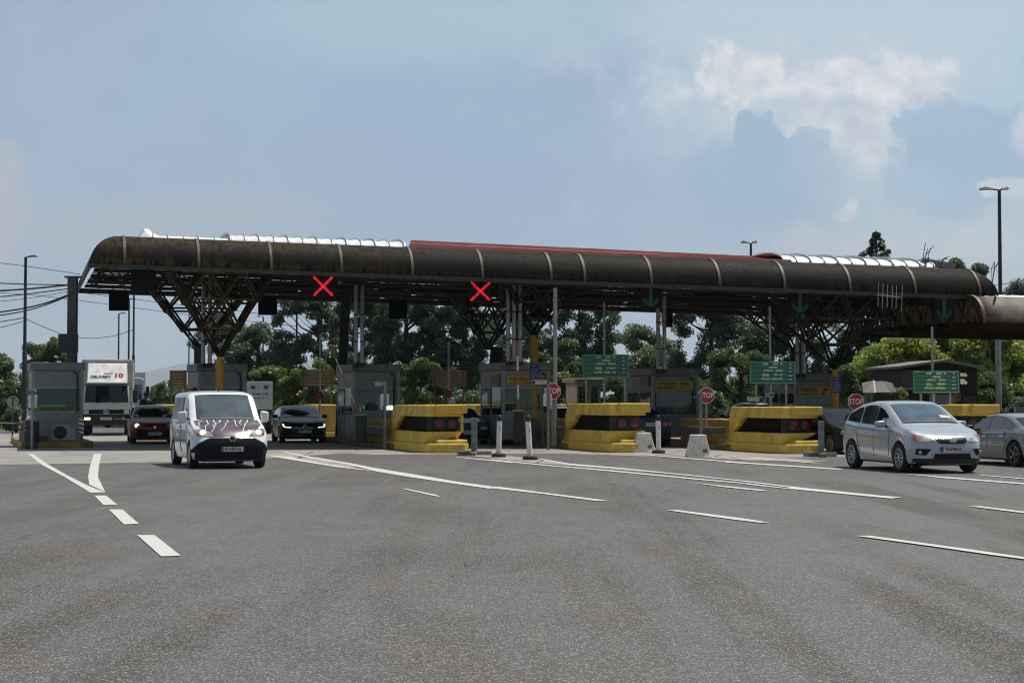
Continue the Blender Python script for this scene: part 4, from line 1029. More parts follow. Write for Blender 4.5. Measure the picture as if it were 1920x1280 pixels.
# --- generic hatchback, sedan, estate ---------------------------------------------------------------------------------
def S_hatch(L=4.2, W=1.76, H=1.46, wr=.31, cat='car', **kw):
    d = dict(cat=cat, L=L, W=W, z0=.18, wr=wr, wheels=(.84, .84+L*.612), tum=.30, nose=(.72, .6), tail=(.82, .45), nk=.16, nb=.18,
        top=[(0, .66), (.05, .74), (.25, .82), (.8, .93), (1.05, .98), (1.18, 1.03), (1.95, H-.07), (2.3, H-.01), (2.6, H), (3.2, H-.04), (L-.55, H-.13), (L-.2, 1.12), (L-.05, .95), (L, .8)],
        belt=[(0, .64), (.4, .78), (1.0, .91), (2.4, .95), (L-.6, 1.0), (L, .78)])
    d.update(kw); return d
def S_sedan(L=4.5, W=1.76, H=1.42, **kw):
    d = dict(cat='car', L=L, W=W, z0=.17, wr=.315, wheels=(.80, L-1.0), tum=.32, nose=(.74, .6), tail=(.80, .5), nk=.14, nb=.16,
        top=[(0, .64), (.05, .71), (.3, .80), (1.1, .93), (1.35, .97), (2.05, H-.05), (2.5, H), (2.9, H-.015), (3.3, H-.07), (L-.72, 1.03), (L-.5, 1.01), (L-.1, .97), (L, .88)],
        belt=[(0, .62), (.4, .76), (1.2, .88), (2.5, .92), (L-.6, .96), (L, .84)])
    d.update(kw); return d
def lamps(c, poly, name, m_, end='front', lit=None, z=None, y=None, lname='lamp_bulb', r=.06):
    for sg in (1, -1):
        h = c.patch(name, m_, end, [(sg*a, b) for a, b in poly], .010)
        if lit and h:
            p = c.hit(end, sg*y, z, .014)
            if p: MB().lathe([(r, 0), (r*.7, -.02 if end == 'front' else .02)], p, 'x', 12).build(lname, lit, h)
# red hatchback in the left lane
c = Car('red_hatchback', 'dark red hatchback with lit headlamps in the lane beside the white truck', S_hatch(4.2, 1.75, 1.48), gnd(248, 832), R(15), paint('dark_red_paint', (.20, .006, .012), 0, 0, .2), wheel_at=(.84, .79))
c.screen(WSD, 1.16, 1.98, .96); c.windows(SWG, [(1.6, 2.25), (2.33, 3.1), (3.16, 3.6)])
lamps(c, [(.40, .66), (.45, .73), (.70, .80), (.78, .74), (.76, .64)], 'headlight', HEADL, lit=LIT, z=.70, y=.64, r=.085)
c.patch('lower_grille', GRILLE, 'front', [(-.62, .56), (.62, .56), (.70, .30), (-.70, .30)], .012); c.plate(('SK', '2089 CV'), 'front', .40)
p = c.hit('front', 0, .64, .02); MB().lathe([(.05, 0), (.04, -.015)], p, 'x', 10).build('badge', CHROME, c.t)
c.patch('bumper_trim', mat('pink_trim', (.5, .2, .2), .3), 'front', [(.10, .60), (.66, .62), (.66, .595), (.10, .575)], .016)
c.wheels(RIM, 7); c.mirrors(1.6, .98, BLACK)
# black hatchback under the canopy
c = Car('black_hatchback', 'black hatchback with white daytime lamps leaving the lane by the raised arm', S_hatch(4.25, 1.80, 1.46, win=4), gnd(528, 830), R(14), paint('black_car_paint', (.006, .0065, .007), 0, 0, .25), wheel_at=(.84, .80))
c.screen(WSD, 1.16, 1.98, .96); c.windows(SWG, [(1.6, 2.25), (2.33, 3.1), (3.16, 3.6)])
for sg in (1, -1):
    h = c.patch('headlight', HEADL if False else GRILLE, 'front', [(sg*.42, .60), (sg*.44, .67), (sg*.72, .74), (sg*.79, .70), (sg*.76, .61)], .010)
    l = MB(); pr = None
    for a, b in ((.79, .73), (.775, .66), (.735, .625), (.66, .615), (.52, .61)):
        q = c.hit('front', sg*a, b, .02)
        if pr is not None and q is not None: l.bar(pr, q, .045, .02)
        pr = q
    l.build('running_lamp', LITW, h)
c.patch('lower_grille', GRILLE, 'front', [(-.55, .42), (.55, .42), (.62, .26), (-.62, .26)], .012); c.plate(('KP', '1132 KO'), 'front', .46)
p = c.hit('front', 0, .63, .02); o = MB().lathe([(.065, 0), (.065, -.012), (.052, -.014)], p, 'x', 18).build('badge', CHROME, c.t); MB().lathe([(.05, -.012), (.05, -.018)], p, 'x', 16).build('badge_face', BLACK, o)
c.patch('bumper_trim', CHROME, 'front', [(-.74, .33), (.74, .33), (.74, .318), (-.74, .318)], .016); c.seams([[(1.3, .9), (1.36, .34), (2.2, .32), (2.26, 1.3)]])
c.patch('chrome_strip', CHROME, 'front', [(-.42, .60), (.42, .60), (.42, .59), (-.42, .59)], .016)
c.wheels(RIM, 10); c.mirrors(1.6, .98, BLACK)
# teal hatchback
c = Car('teal_hatchback', 'teal green old hatchback half hidden behind the first yellow barrier block', S_hatch(3.9, 1.64, 1.42, .29), gnd(908, 833), R(14), paint('teal_paint', (.010, .17, .125), 0, 0, .3), wheel_at=(.84, -.74))
c.screen(WSD, 1.16, 1.96, .96); c.windows(SWG, [(1.6, 2.2), (2.3, 3.1)])
lamps(c, [(.42, .58), (.42, .68), (.72, .68), (.74, .58)], 'headlight', HEADOFF)
c.patch('grille', GRILLE, 'front', [(-.38, .66), (.38, .66), (.36, .585), (-.36, .585)], .012); c.patch('bumper', BLACK, 'front', [(-.78, .55), (.78, .55), (.78, .25), (-.78, .25)], .014); c.plate(('BE', '031 AC'), 'front', .47)
c.wheels(RIMB, 8); c.mirrors(1.6, .96, BLACK)
# dark blue sedan seen from behind
AWAY = R(18) + math.pi
c = Car('blue_sedan', 'dark blue sedan seen from behind between two yellow barrier blocks', S_sedan(4.45, 1.76, 1.40), gnd(1224, 838), AWAY, paint('dark_blue_paint', (.04, .052, .085), 0, .0, .3), wheel_at=(4.45, 0))
c.screen(SWG, 3.32, 4.45-.74, .9, name='rear_window'); c.windows(SWG, [(1.75, 2.4), (2.48, 3.2)])
lamps(c, [(.46, .74), (.48, .90), (.78, .90), (.80, .74)], 'tail_light', TAIL, 'rear'); c.plate(('TE', '1293 AB'), 'rear', .80)
c.patch('bumper_trim', BLACK, 'rear', [(-.8, .50), (.8, .50), (.8, .46), (-.8, .46)], .012); c.patch('rear_valance', BLACK, 'rear', [(-.7, .32), (.7, .32), (.7, .22), (-.7, .22)], .012); c.wheels(RIM, 8); c.mirrors(1.75, .95, BLACK)
# dark estate with roof rails
def S_estate(L=4.55, W=1.78, H=1.55, **kw):
    d = S_hatch(L, W, H, **kw); d['top'] = d['top'][:9] + [(3.4, H-.02), (L-.4, H-.09), (L-.15, 1.2), (L-.04, .98), (L, .8)]; d['tum'] = .24; return d
c = Car('dark_estate_car', 'dark grey estate car with roof rails facing away before the booth marked 196', S_estate(4.55, 1.8, 1.58), gxy(1462, 63.5), AWAY, paint('dark_grey_paint', (.06, .065, .07)), wheel_at=(4.55, 0))
c.windows(SWG, [(1.55, 2.2), (2.28, 3.05), (3.12, 4.0)]); c.patch('rear_window', SWG, 'rear', [(-.60, 1.05), (-.52, 1.42), (.52, 1.42), (.60, 1.05)], .008)
for side in (1, -1):
    pts = [c.hit('top', x, side*.62, .05 if .1 < i < 8 else .005) for i, x in enumerate((2.0, 2.1, 2.4, 2.7, 3.0, 3.3, 3.6, 3.8, 3.9))]; MB().tube(pts, .018, 6).build('roof_rail', BLACK, c.t)
lamps(c, [(.56, .82), (.58, 1.1), (.78, 1.1), (.82, .82)], 'tail_light', TAIL, 'rear'); c.wheels(RIM, 8); c.mirrors(1.6, 1.0, BLACK)
# silver estate behind the third block
c = Car('silver_estate_car', 'silver estate car seen from behind at the third yellow block', S_estate(4.3, 1.72, 1.43), gnd(1512, 838), AWAY, paint('silver_paint', (.36, .37, .39), .5), wheel_at=(4.3, 0))
c.patch('rear_window', SWG, 'rear', [(-.64, .98), (-.54, 1.31), (.54, 1.31), (.64, .98)], .008); c.windows(SWG, [(1.6, 2.2), (2.3, 3.1), (3.2, 3.9)])
lamps(c, [(.62, .80), (.64, 1.02), (.78, 1.02), (.83, .80)], 'tail_light', TAIL, 'rear'); c.plate(('VE', '5118 AK'), 'rear', .72); c.wheels(RIMB, 8)
# black car behind the minivan
c = Car('black_car', 'black car almost hidden behind the rear of the silver minivan', S_hatch(4.2, 1.76, 1.43), gnd(1560, 851), R(16), paint('glossy_black_paint', (.005, .005, .006), 0, 0, .08), wheel_at=(.84, .78))
c.screen(glass('very_dark_glass', (.004, .005, .006), .02), 1.16, 1.98, .96); c.windows(SWG, [(1.6, 2.25), (2.33, 3.1)]); lamps(c, [(.42, .60), (.44, .69), (.72, .74), (.78, .62)], 'headlight', HEADL)
c.patch('lower_grille', GRILLE, 'front', [(-.55, .46), (.55, .46), (.62, .28), (-.62, .28)], .012); c.wheels(RIM, 8); c.mirrors(1.62, .98, BLACK)
# dark car behind the second block
c = Car('dark_hatchback', 'dark hatchback mostly hidden behind the second yellow block and guardrail', S_hatch(4.1, 1.72, 1.42), gxy(1078, 63), R(14), paint('navy_black_paint', (.02, .024, .035)), wheel_at=(.84, .0))
c.screen(WSD, 1.16, 1.98, .96); c.windows(SWG, [(1.6, 2.25), (2.33, 3.1)]); c.wheels(RIM, 8)
lamps(c, [(.42, .60), (.44, .69), (.72, .74), (.78, .62)], 'headlight', HEADL)
# grey sedan at the right edge
GRYM = mat('dark_silver_paint', (.27, .285, .30), .28, .6, .03, 2, coat=.8)
c = Car('grey_sedan', 'grey metallic sedan cut by the right edge of the view, five-spoke wheels', S_sedan(4.75, 1.82, 1.42, wr=.33, wheels=(.85, 3.70), win=5), gnd(1906, 874), R(16)+math.pi, GRYM, wheel_at=(3.70, -.80), scale=.94)
c.windows(SWG, [(1.72, 2.42), (2.50, 3.16)], .035, .10); c.windows(SWG, [(3.21, 3.62)], .035, .10)
for side in (1, -1):
    ch = MB(); pr = None
    for x in np.linspace(1.5, 3.75, 24):
        q = c.hit('side', x, max(c.belt(x)+.045, c.top(x)-.085), .008, side)
        if pr is not None and q is not None: ch.bar(pr, q, .022, .012)
        pr = q
    pr = None
    for x in np.linspace(1.5, 3.75, 24):
        q = c.hit('side', x, c.belt(x)+.015, .008, side)
        if pr is not None and q is not None: ch.bar(pr, q, .02, .012)
        pr = q
    ch.build('window_trim', CHROME, c.t)
c.seams([[(1.45, .9), (1.5, .34), (2.4, .32), (2.46, 1.3)], [(2.46, .32), (3.2, .36), (3.34, .7), (3.25, .95)], [(1.0, .70), (3.9, .74)]])
c.handles((2.3, 3.15), CHROME); c.mirrors(1.68, .95, BLACK, 1.1); c.wheels(RIM, 5); c.screen(SWG, 3.4, 4.0, .9, name='rear_window'); c.screen(WSD, 1.38, 2.02, .96)
lamps(c, [(.46, .74), (.48, .90), (.78, .90), (.80, .74)], 'tail_light', TAIL, 'rear')

# --- white truck --------------------------------------------------------------------------------------------------
TW = paint('white_truck_paint', (.55, .56, .57)); TBLK = mat('truck_black', (.012, .012, .014), .5)
P = gxy(200, 80); t = thing('delivery_truck', 'white box truck with DELIVERY 10 on its roof fairing, dark windscreen', 'truck', P, R(12))
cb = MB(); w = 1.10
cb.prism([(-w, .95), (w, .95), (w, 1.42), (w-.02, 1.5), (w-.10, 2.42), (w-.2, 2.52), (-w+.2, 2.52), (-w+.1, 2.42), (-w+.02, 1.5), (-w, 1.42)], .0, 1.75, 'y')
cb.build('cab', TW, t, bevel=.05, smooth=40)
fg = MB(); fg.v += [(-.9, .35, 2.5), (.9, .35, 2.5), (.95, 1.7, 2.5), (-.95, 1.7, 2.5), (-.88, .9, 3.40), (.88, .9, 3.40), (.92, 1.7, 3.42), (-.92, 1.7, 3.42)]
fg.f += [(3, 2, 1, 0), (4, 5, 6, 7), (0, 1, 5, 4), (1, 2, 6, 5), (2, 3, 7, 6), (3, 0, 4, 7)]
fgo = fg.build('roof_fairing', mat('fairing_white', (.80, .80, .80), .4), t, bevel=.04)
ang = math.atan2(.55, .90)
def fpt(z): return .35 + (z-2.5)*.55/.9
text('lettering', 'DELIVERY', .20, INK, fgo, (-.28, fpt(2.76)-.015, 2.76), (math.pi/2-ang, 0, 0), bold=.004, wide=1.1)
text('lettering', '10', .30, REDI, fgo, (.53, fpt(2.82)-.015, 2.82), (math.pi/2-ang, 0, 0), bold=.012, wide=1.5)
smt = MB(); smudge(smt, -.15, .27, 0, .06, 0, 4); o = smt.build('lettering', REDI, fgo); o.location = (0, fpt(2.93)-.012, 2.93); o.rotation_euler = (-ang, 0, 0)
MB().box(-1.2, 1.2, 1.9, 7.8, 1.05, 3.62).build('cargo_box', mat('box_grey_white', (.40, .39, .385), .55, 0, .08, 1, dirt=(.25, .24, .23), damt=.4), t, bevel=.04)
ws = MB(); ws.v += [(-1.0, -.012, 1.56), (1.0, -.012, 1.56), (.93, -.005, 2.34), (-.93, -.005, 2.34), (-.5, -.05, 1.56), (.5, -.05, 1.56), (.47, -.045, 2.34), (-.47, -.045, 2.34)]
ws.f += [(0, 4, 7, 3), (4, 5, 6, 7), (5, 1, 2, 6), (0, 3, 2, 1)]; ws.build('windscreen', glass('truck_windscreen', (.004, .005, .007), .02), t)
vz = MB().box(-1.02, 1.02, -.22, .02, 2.36, 2.46).build('sun_visor', mat('green_visor', (.05, .12, .08), .4), t, bevel=.02)
MB().box(-1.08, 1.08, -.03, .05, 1.02, 1.22).build('grille', GRILLE, t, bevel=.02)
st_ = MB().lathe([(.13, 0), (.13, -.02), (.112, -.024), (.112, 0)], (0, -.04, 1.12), 'y', 20)
for a in (90, 210, 330): st_.bar((0, -.055, 1.12), (.12*math.cos(R(a)), -.055, 1.12+.12*math.sin(R(a))), .022)
st_.build('badge', CHROME, t)
MB().box(-1.12, 1.12, -.10, .3, .48, .98).build('bumper', TBLK, t, bevel=.05)
for sg in (1, -1):
    h = MB().box(min(sg*.78, sg*1.06), max(sg*.78, sg*1.06), -.035, .05, 1.0, 1.22).build('headlight', HEADOFF, t, bevel=.03)
    l = MB().box(min(sg*.72, sg*1.0), max(sg*.72, sg*1.0), -.112, -.08, .74, .86).build('fog_light', LIT if sg < 0 else HEADOFF, t, bevel=.02)
    mm = MB().box(min(sg*1.20, sg*1.42), max(sg*1.20, sg*1.42), .0, .12, 1.55, 2.15).build('mirror', TBLK, t, bevel=.04); ar = MB().bar((sg*1.05, .1, 2.2), (sg*1.3, .06, 2.2), .03).bar((sg*1.05, .1, 1.5), (sg*1.3, .06, 1.5), .03).bar((sg*1.3, .06, 2.22), (sg*1.3, .06, 1.48), .03); ar.build('mirror_arm', TBLK, mm)
    for y in (1.1, 5.9):
        wv = thing_part('wheel', t, (sg*.96, y, .42)); MB().lathe([(.24, -.13), (.40, -.14), (.42, -.10), (.42, .10), (.40, .14), (.24, .13)], (0, 0, 0), 'y', 24).build('tyre', RUBBER, wv).rotation_euler = (0, 0, math.pi/2); MB().lathe([(.23, -.08), (.1, .03)], (0, 0, 0), 'x', 16).build('rim', RIMB, wv)
    MB().bar((sg*.45, -.03, 1.52), (sg*.05, -.05, 1.62), .02).build('wiper', BLACK, t)
MB().box(-.9, .9, .5, 7.5, .55, .98).build('chassis', TBLK, t)
pl = MB().box(-.26, .26, -.12, -.10, .74, .86).build('number_plate', PLATE, t); text('plate_lettering', 'SK 3941 BC', .09, INK, pl, (0, -.122, .80), wide=.9)
# lorry far behind
P = gxy(233, 104); t = thing('far_lorry', 'white lorry cab waiting behind the box truck', 'truck', P, R(12))
MB().prism([(-1.2, .6), (1.2, .6), (1.2, 2.9), (1.0, 3.05), (-1.0, 3.05), (-1.2, 2.9)], 0, 2.2, 'y').build('cab', TW, t, bevel=.06); MB().box(-1.05, 1.05, -.03, .0, 1.7, 2.6).build('windscreen', WSD, t)
MB().box(-1.25, 1.25, 2.6, 9, 1.1, 3.4).build('cargo_box', TW, t); MB().box(-1.15, 1.15, -.08, .1, .45, 1.0).build('bumper', TBLK, t)
for sg in (1, -1):
    for y in (1.0, 6.5): MB().lathe([(.3, -.15), (.5, -.15), (.5, .15), (.3, .15)], (sg*1.0, y, .5), 'x', 18).build('wheel', RUBBER, t)
    MB().box(min(sg*1.3, sg*1.5), max(sg*1.3, sg*1.5), 0, .12, 1.9, 2.5).build('mirror', TBLK, t)
# white container trailer in the distance
P = gxy(487, 84); t = thing('box_trailer', 'white box trailer end with two dark badges beyond the lanes', 'trailer', P, R(8))
s = FP/84; MB().box(-24/s, 24/s, 0, 6, zat(768, 84), zat(715, 84)).build('cargo_box', mat('trailer_white', (.46, .47, .48), .5, dirt=(.3, .29, .28), damt=.3), t, bevel=.02)
MB().box(-24/s, 24/s, -.01, .03, zat(768, 84)-.12, zat(768, 84)-.02).build('under_rail', TBLK, t)
for x in (-.32, .30):
    MB().box(x-.11, x+.11, -.02, 0, zat(729, 84), zat(723, 84)).build('badge', mat('dark_badge', (.08, .04, .06), .5), t)
sm_ = MB(); smudge(sm_, -.5, .5, zat(738, 84), .12, -.004, 9); smudge(sm_, -.45, .3, zat(746, 84), .05, -.004, 10); sm_.build('lettering', mat('slate_ink', (.08, .09, .14), .5), t)
for sg in (1, -1):
    for y in (1.2, 4.6): MB().lathe([(.28, -.12), (.48, -.13), (.48, .13), (.28, .12)], (sg*.42, y, .48), 'x', 18).build('wheel', RUBBER, t)

c = Car('white_car', 'pale car glimpsed through the window of the lone booth at far left', S_hatch(4.1, 1.74, 1.46), gxy(100, 74), R(15), paint('pale_teal_white', (.50, .56, .55)), wheel_at=(2.0, 0))
c.screen(WSD, 1.16, 1.98, .96); c.windows(SWG, [(1.6, 2.25), (2.33, 3.1)]); c.wheels(RIMB, 8)
lamps(c, [(.42, .60), (.44, .69), (.72, .74), (.78, .62)], 'headlight', HEADL)
# ---------------------------------------------------------------- road signs
SGREEN = mat('sign_green', (.012, .155, .09), .4, 0, .06); SRED = mat('sign_red', (.38, .018, .03), .4, 0, .05); SBLUE = mat('sign_blue', (.015, .03, .20), .4)
POLE = mat('pale_grey_pole', (.33, .34, .35), .5, .4, .12)
def tariff(px0, px1, py0, py1, Y, label, mast, posts, num='110', seed=1):
    p0, p1 = at(px0, py1, Y), at(px1, py0, Y); w, h = (p1.x-p0.x)/2, (p1.z-p0.z)/2; cx, cz = (p0.x+p1.x)/2, (p0.z+p1.z)/2
    t = thing('tariff_sign', label, 'road sign', (cx, Y, 0), R(4), 'green tariff signs')
    bd = MB().box(-w, w, 0, .05, cz-h, cz+h).build('board', SGREEN, t, bevel=.015)
    b = MB(); e = .035
    for z in (cz-h+e, cz+h-e): b.box(-w+e, w-e, -.004, 0, z-.008, z+.008)
    for x in (-w+e, w-e): b.box(x-.008, x+.008, -.004, 0, cz-h+e, cz+h-e)
    for i in range(1, 5): b.box(-w+e, w-e, -.0035, 0, cz+h-e-i*(2*h-2*e)/5-.003, cz+h-e-i*(2*h-2*e)/5+.003)
    b.build('border', mat('sign_pale_line', (.35, .55, .47), .5), bd)
    tx = MB(); rr_ = random.Random(seed)
    rows_ = [(.78, [(-.42, -.20), (0, .24), (.32, .42)]), (.48, [(-.16, .20)]), (.20, [(-.40, -.02), (.12, .42)]), (-.16, [(-.45, -.18), (.05, .42)]), (-.24, [(-.42, -.16)]), (-.52, [(-.50, -.10), (-.04, .42)])]
    for zf, segs in rows_:
        for a, c_ in segs: smudge(tx, a*w, c_*w, cz+zf*h, .075, -.004, rr_.randint(1, 99), gap=.1)
    tx.build('lettering', mat('sign_white', (.62, .68, .66), .5), bd)
    nb = MB()
    for i in range(6): nb.box(w*.66, w*.84, -.003, -.0005, cz+h*(.74-i*.28)-.05, cz+h*(.74-i*.28)+.045)
    nb.build('number_field', SBLUE, bd)
    for i in range(5): text('lettering', ('60', '120', '80', '220', num)[i], .085, WHITEI, bd, (w*.75, -.006, cz+h*(.74-i*.33)), bold=.002)
    for px in posts:
        x = at(px, 700, Y).x-cx; MB().box(x-.035, x+.035, .05, .11, .02, cz+h*.6).build('post', POLE, t)
    if mast:
        mpx, mtop = mast; x = at(mpx, 700, Y).x-cx; MB().tube([(x, .17, 0), (x, .17, zat(mtop, Y))], .045, 10).build('mast', POLE, t, smooth=40)
    return t
tariff(1091, 1180, 664, 708, 62, 'green tariff sign above the second yellow block, ending in 110', (1134, 566), (1099, 1133, 1172), seed=4)
tariff(1405, 1493, 677, 720, 61, 'green tariff sign above the third yellow block on grey posts', (1446, 574), (1418, 1446, 1475), '230', seed=9)
tariff(1711, 1800, 695, 737, 59, 'green tariff sign before the dark hut at the right', (1751, 612), (1727, 1752, 1783), '350', seed=14)
for py0, py1, car in ((699, 705, 0), (710, 719, 1)):                                   # white vehicle symbols beside the last sign
    a, b_ = at(1802, py1, 59), at(1815, py0, 59); t = thing('vehicle_symbol', 'white %s shape at the right edge of the last green sign' % ('lower car' if car else 'upper lorry'), 'sign', ((a.x+b_.x)/2, 59.1, (a.z+b_.z)/2), R(4))
    w, h = (b_.x-a.x)/2, (b_.z-a.z)/2
    MB().prism([(-w, -h), (w, -h), (w, 0), (w*.5, h*.2 if car else h), (w*.1, h), (-w, h)], 0, .02, 'y').build('plate', WHITEI, t)
    wh = MB()
    for x in (-w*.5, w*.5): wh.lathe([(h*.35, -.012), (h*.35, .012)], (x, 0, -h), 'y', 10)
    wh.build('wheel_mark', WHITEI, t)
def octa(r): return [(r*math.cos(R(22.5+45*i)), r*math.sin(R(22.5+45*i))) for i in range(8)]
def stop(px, py, Y, rpx, label, post=None):
    s = FP/Y; r = rpx/s*1.06; p = at(px, py, Y); t = thing('stop_sign', label, 'stop sign', (p.x, Y, 0), R(5), 'red stop signs')
    f = MB().prism([(x, p.z+z) for x, z in octa(r)], 0, .02, 'y').build('plate', WHITEI, t)
    MB().prism([(x, p.z+z) for x, z in octa(r*.92)], -.004, .0, 'y').build('face', SRED, f)
    text('lettering', 'STOP', r*.86, WHITEI, f, (0, -.007, p.z), bold=.006, wide=.80)
    MB().tube([(0, .06, 0), (0, .06, post if post else p.z+r*.8)], .035, 10).build('post', POLE, t, smooth=40)
stop(1036, 733, 58.5, 15.5, 'red stop sign partly behind a grey post, left of the second block'); stop(1325, 741, 58, 15, 'red stop sign beside the white concrete blocks'); stop(1605, 753, 54, 15.5, 'red stop sign standing above the silver minivan')
# blue notices on the yellow columns
for px0, px1, py0, py1, Y, lab in ((994, 1010, 682, 712, 62.8, 'blue notice on the yellow column beside the first red stop sign'), (1562, 1576, 707, 736, 63.3, 'blue notice on the yellow column right of the booth marked 196')):
    a, b_ = at(px0, py1, Y), at(px1, py0, Y); t = thing('blue_notice', lab, 'notice board', ((a.x+b_.x)/2, Y-.03, (a.z+b_.z)/2), R(5), 'blue notices'); w, h = (b_.x-a.x)/2, (b_.z-a.z)/2
    MB().box(-w, w, 0, .03, -h, h).build('panel', SBLUE, t)
    mb = MB(); mb.prism([(-w*.5, h*.92), (-w*.2, h*.62), (w*.1, h*.72), (w*.6, h*.86), (0, h*.84)], -.005, -.001, 'y')
    for i in range(5): smudge(mb, -w*.8, w*.8, h*.35-i*h*.27, .045, -.003, 30+i)
    mb.build('lettering', mat('pale_blue_ink', (.25, .32, .55), .5), t)
# backs of boards beyond the booths
BRD = mat('brown_board_back', (.20, .15, .105), .7, 0, .2, 2)
for px0, px1, py0, py1, lab in ((318, 350, 694, 727, 'brown back of a slatted board left of the booth with the yellow column'), (564, 627, 693, 723, 'brown back of a slatted board above the black hatchback'), (809, 875, 694, 724, 'brown back of a slatted board right of the raised arm booth')):
    Y = 76; a, b_ = at(px0, py1, Y), at(px1, py0, Y); w, h = (b_.x-a.x)/2, (b_.z-a.z)/2; cz = (a.z+b_.z)/2
    t = thing('board_back', lab, 'road sign', ((a.x+b_.x)/2, Y, 0), R(4), 'backs of slatted boards'); mb = MB()
    for i in range(6): z = cz-h+i*h/3; mb.box(-w, w, 0, .03, z+.012, z+h/3-.012)
    mb.build('slat_board', BRD, t); MB().box(-w, w, .031, .04, cz-h, cz+h).build('backing', mat('board_backing', (.06, .045, .03), .7), t)
    for x in (-w*.82, w*.82): MB().box(x-.035, x+.035, -.05, 0, 0, cz+h).build('post', mat('brown_post', (.10, .08, .06), .6), t)
# round sign back, small coloured signs
p = at(24, 753, 75); t = thing('round_sign', 'grey back of a round sign on a thin post at far left', 'road sign', (p.x, 75, 0)); MB().lathe([(.27, 0), (.27, .02)], (0, 0, p.z), 'y', 24).build('disc', STEEL, t); MB().box(-.03, .03, -.03, 0, 0, p.z+.22).build('post', DSTEEL, t); MB().box(-.12, .12, -.02, -.001, p.z+.16, p.z+.19).build('bracket', DSTEEL, t)
def thin_pole(px, py0, Y, label, r=.035, red=None, m_=None):
    p = gxy(px, Y); t = thing('signal_pole', label, 'pole', p, 0, 'thin grey poles'); MB().tube([(0, 0, 0), (0, 0, zat(py0, Y))], r, 8).build('post', m_ or POLE, t, smooth=40)
    MB().lathe([(r*2.5, 0), (r*2.5, .06), (r*1.4, .1)], (0, 0, 0), n=12).build('foot', DSTEEL, t)
    if red: z = zat(red, Y); MB().lathe([(.17, 0), (.17, .02), (.1, .03)], (0, -.05, z), 'y', 16).build('red_disc', SRED, t)
thin_pole(600, 628, 72, 'thin grey pole rising before the brown board over the black hatchback', red=741); thin_pole(841, 640, 73, 'thin grey pole in front of the brown board right of the raised arm', red=739)
thin_pole(1041, 540, 58.6, 'tall pale pole carrying the first red stop sign up to the canopy', .07)
# yellow signs by the dark hut
a = at(1797, 745, 70); t = thing('number_sign', 'small yellow sign with a red 3 on the dark hut', 'sign', (a.x, 70, a.z)); MB().box(-.11, .11, 0, .03, -.14, .14).build('panel', mat('amber_panel', (.60, .32, .03), .5), t); text('lettering', '3', .24, REDI, t, (0, -.004, 0), bold=.006)
a = at(1806, 763, 66); t = thing('notice_board', 'long yellow notice board under the last green sign', 'notice board', (a.x, 66, a.z)); MB().box(-.46, .46, 0, .03, -.12, .12).build('panel', YB, t); mb = MB(); smudge(mb, -.4, .4, .05, .05, -.003, 3); smudge(mb, -.35, .3, -.04, .05, -.003, 4); mb.build('lettering', INK, t)

# ---------------------------------------------------------------- barrier arms
def arm(px0, py0, px1, py1, Y, label, z0=.2, rw=True, cab=True, dark=False):
    p, q = at(px0, py0, Y), at(px1, py1, Y); t = thing('barrier_gate', label, 'barrier', (p.x, Y, 0), 0, 'lane barrier arms'); o = Vector((p.x, Y, 0)); p, q = p-o, q-o
    L = (q-p).length; n = max(2, round(L/.55)); d = (q-p)/L; w = .085
    base = MB().bar(p, q, w*.9, .04).build('arm', STEEL if dark else mat('faded_white_arm', (.55, .53, .5), .5, dirt=(.25, .2, .17), damt=.5), t)
    if rw:
        for i in range(0, n, 2): MB().bar(p+d*L*i/n, p+d*L*(i+1)/n, w, .046).build('red_band', mat('faded_red', (.32, .07, .045), .5), base)
    if cab:
        MB().box(-.17, .17, -.14, .2, z0, max(p.z+.06, z0+.3)).build('cabinet', BLACK, t, bevel=.03); MB().box(-.20, .20, -.16, .22, max(p.z+.06, z0+.3), max(p.z+.06, z0+.3)+.08).build('cabinet_lid', GREYF, t, bevel=.02)
    return t
arm(677, 783, 618, 645, 59.5, 'raised red and white barrier arm leaning left beside its booth'); arm(972, 775, 970, 640, 59, 'upright red and white barrier arm before the booth with the blue notice')
arm(333, 786, 215, 785, 61, 'lowered grey barrier arm in front of the red hatchback', rw=False, dark=True); 
t = arm(62, 794, -60, 791, 58.5, 'lowered red and white barrier arm reaching out of view at far left')
P = gxy(57, 58.3); cbn = thing('barrier_cabinet', 'dark rounded barrier cabinet with pale top at far left booth', 'cabinet', P); MB().box(-.17, .17, 0, .35, 0, .98).build('housing', mat('dark_blue_grey', (.03, .035, .042), .5), cbn, bevel=.05); MB().lathe([(.19, 0), (.185, .07), (.12, .13), (.02, .15)], (0, .17, .98), n=18).build('top', mat('pale_grey_cap', (.50, .50, .50), .4), cbn, smooth=50)
P = gxy(61, 57.9); pc = thing('camera_post', 'thin grey post with camera and white box at far left booth', 'post', P); MB().tube([(0, 0, 0), (0, 0, 1.95)], .045, 10).build('post', POLE, pc, smooth=40); MB().box(-.16, .14, .04, .12, 1.40, 1.83).build('white_box', WHITE, pc, bevel=.02); MB().box(-.1, .12, -.18, .12, 1.93, 2.03).build('camera', GREYF, pc, bevel=.02)
P = gxy(42, 59); sd = thing('intercom', 'small grey ticket unit left of the dark barrier cabinet', 'ticket unit', P); MB().box(-.10, .10, 0, .2, .2, .62).build('housing', GREYF, sd, bevel=.02); MB().box(-.13, .06, -.06, .1, .62, .86).build('head', DSTEEL, sd, bevel=.03); MB().lathe([(.05, 0), (.05, .03)], (-.05, -.07, .74), 'y', 12).build('lens', CHROME, sd)
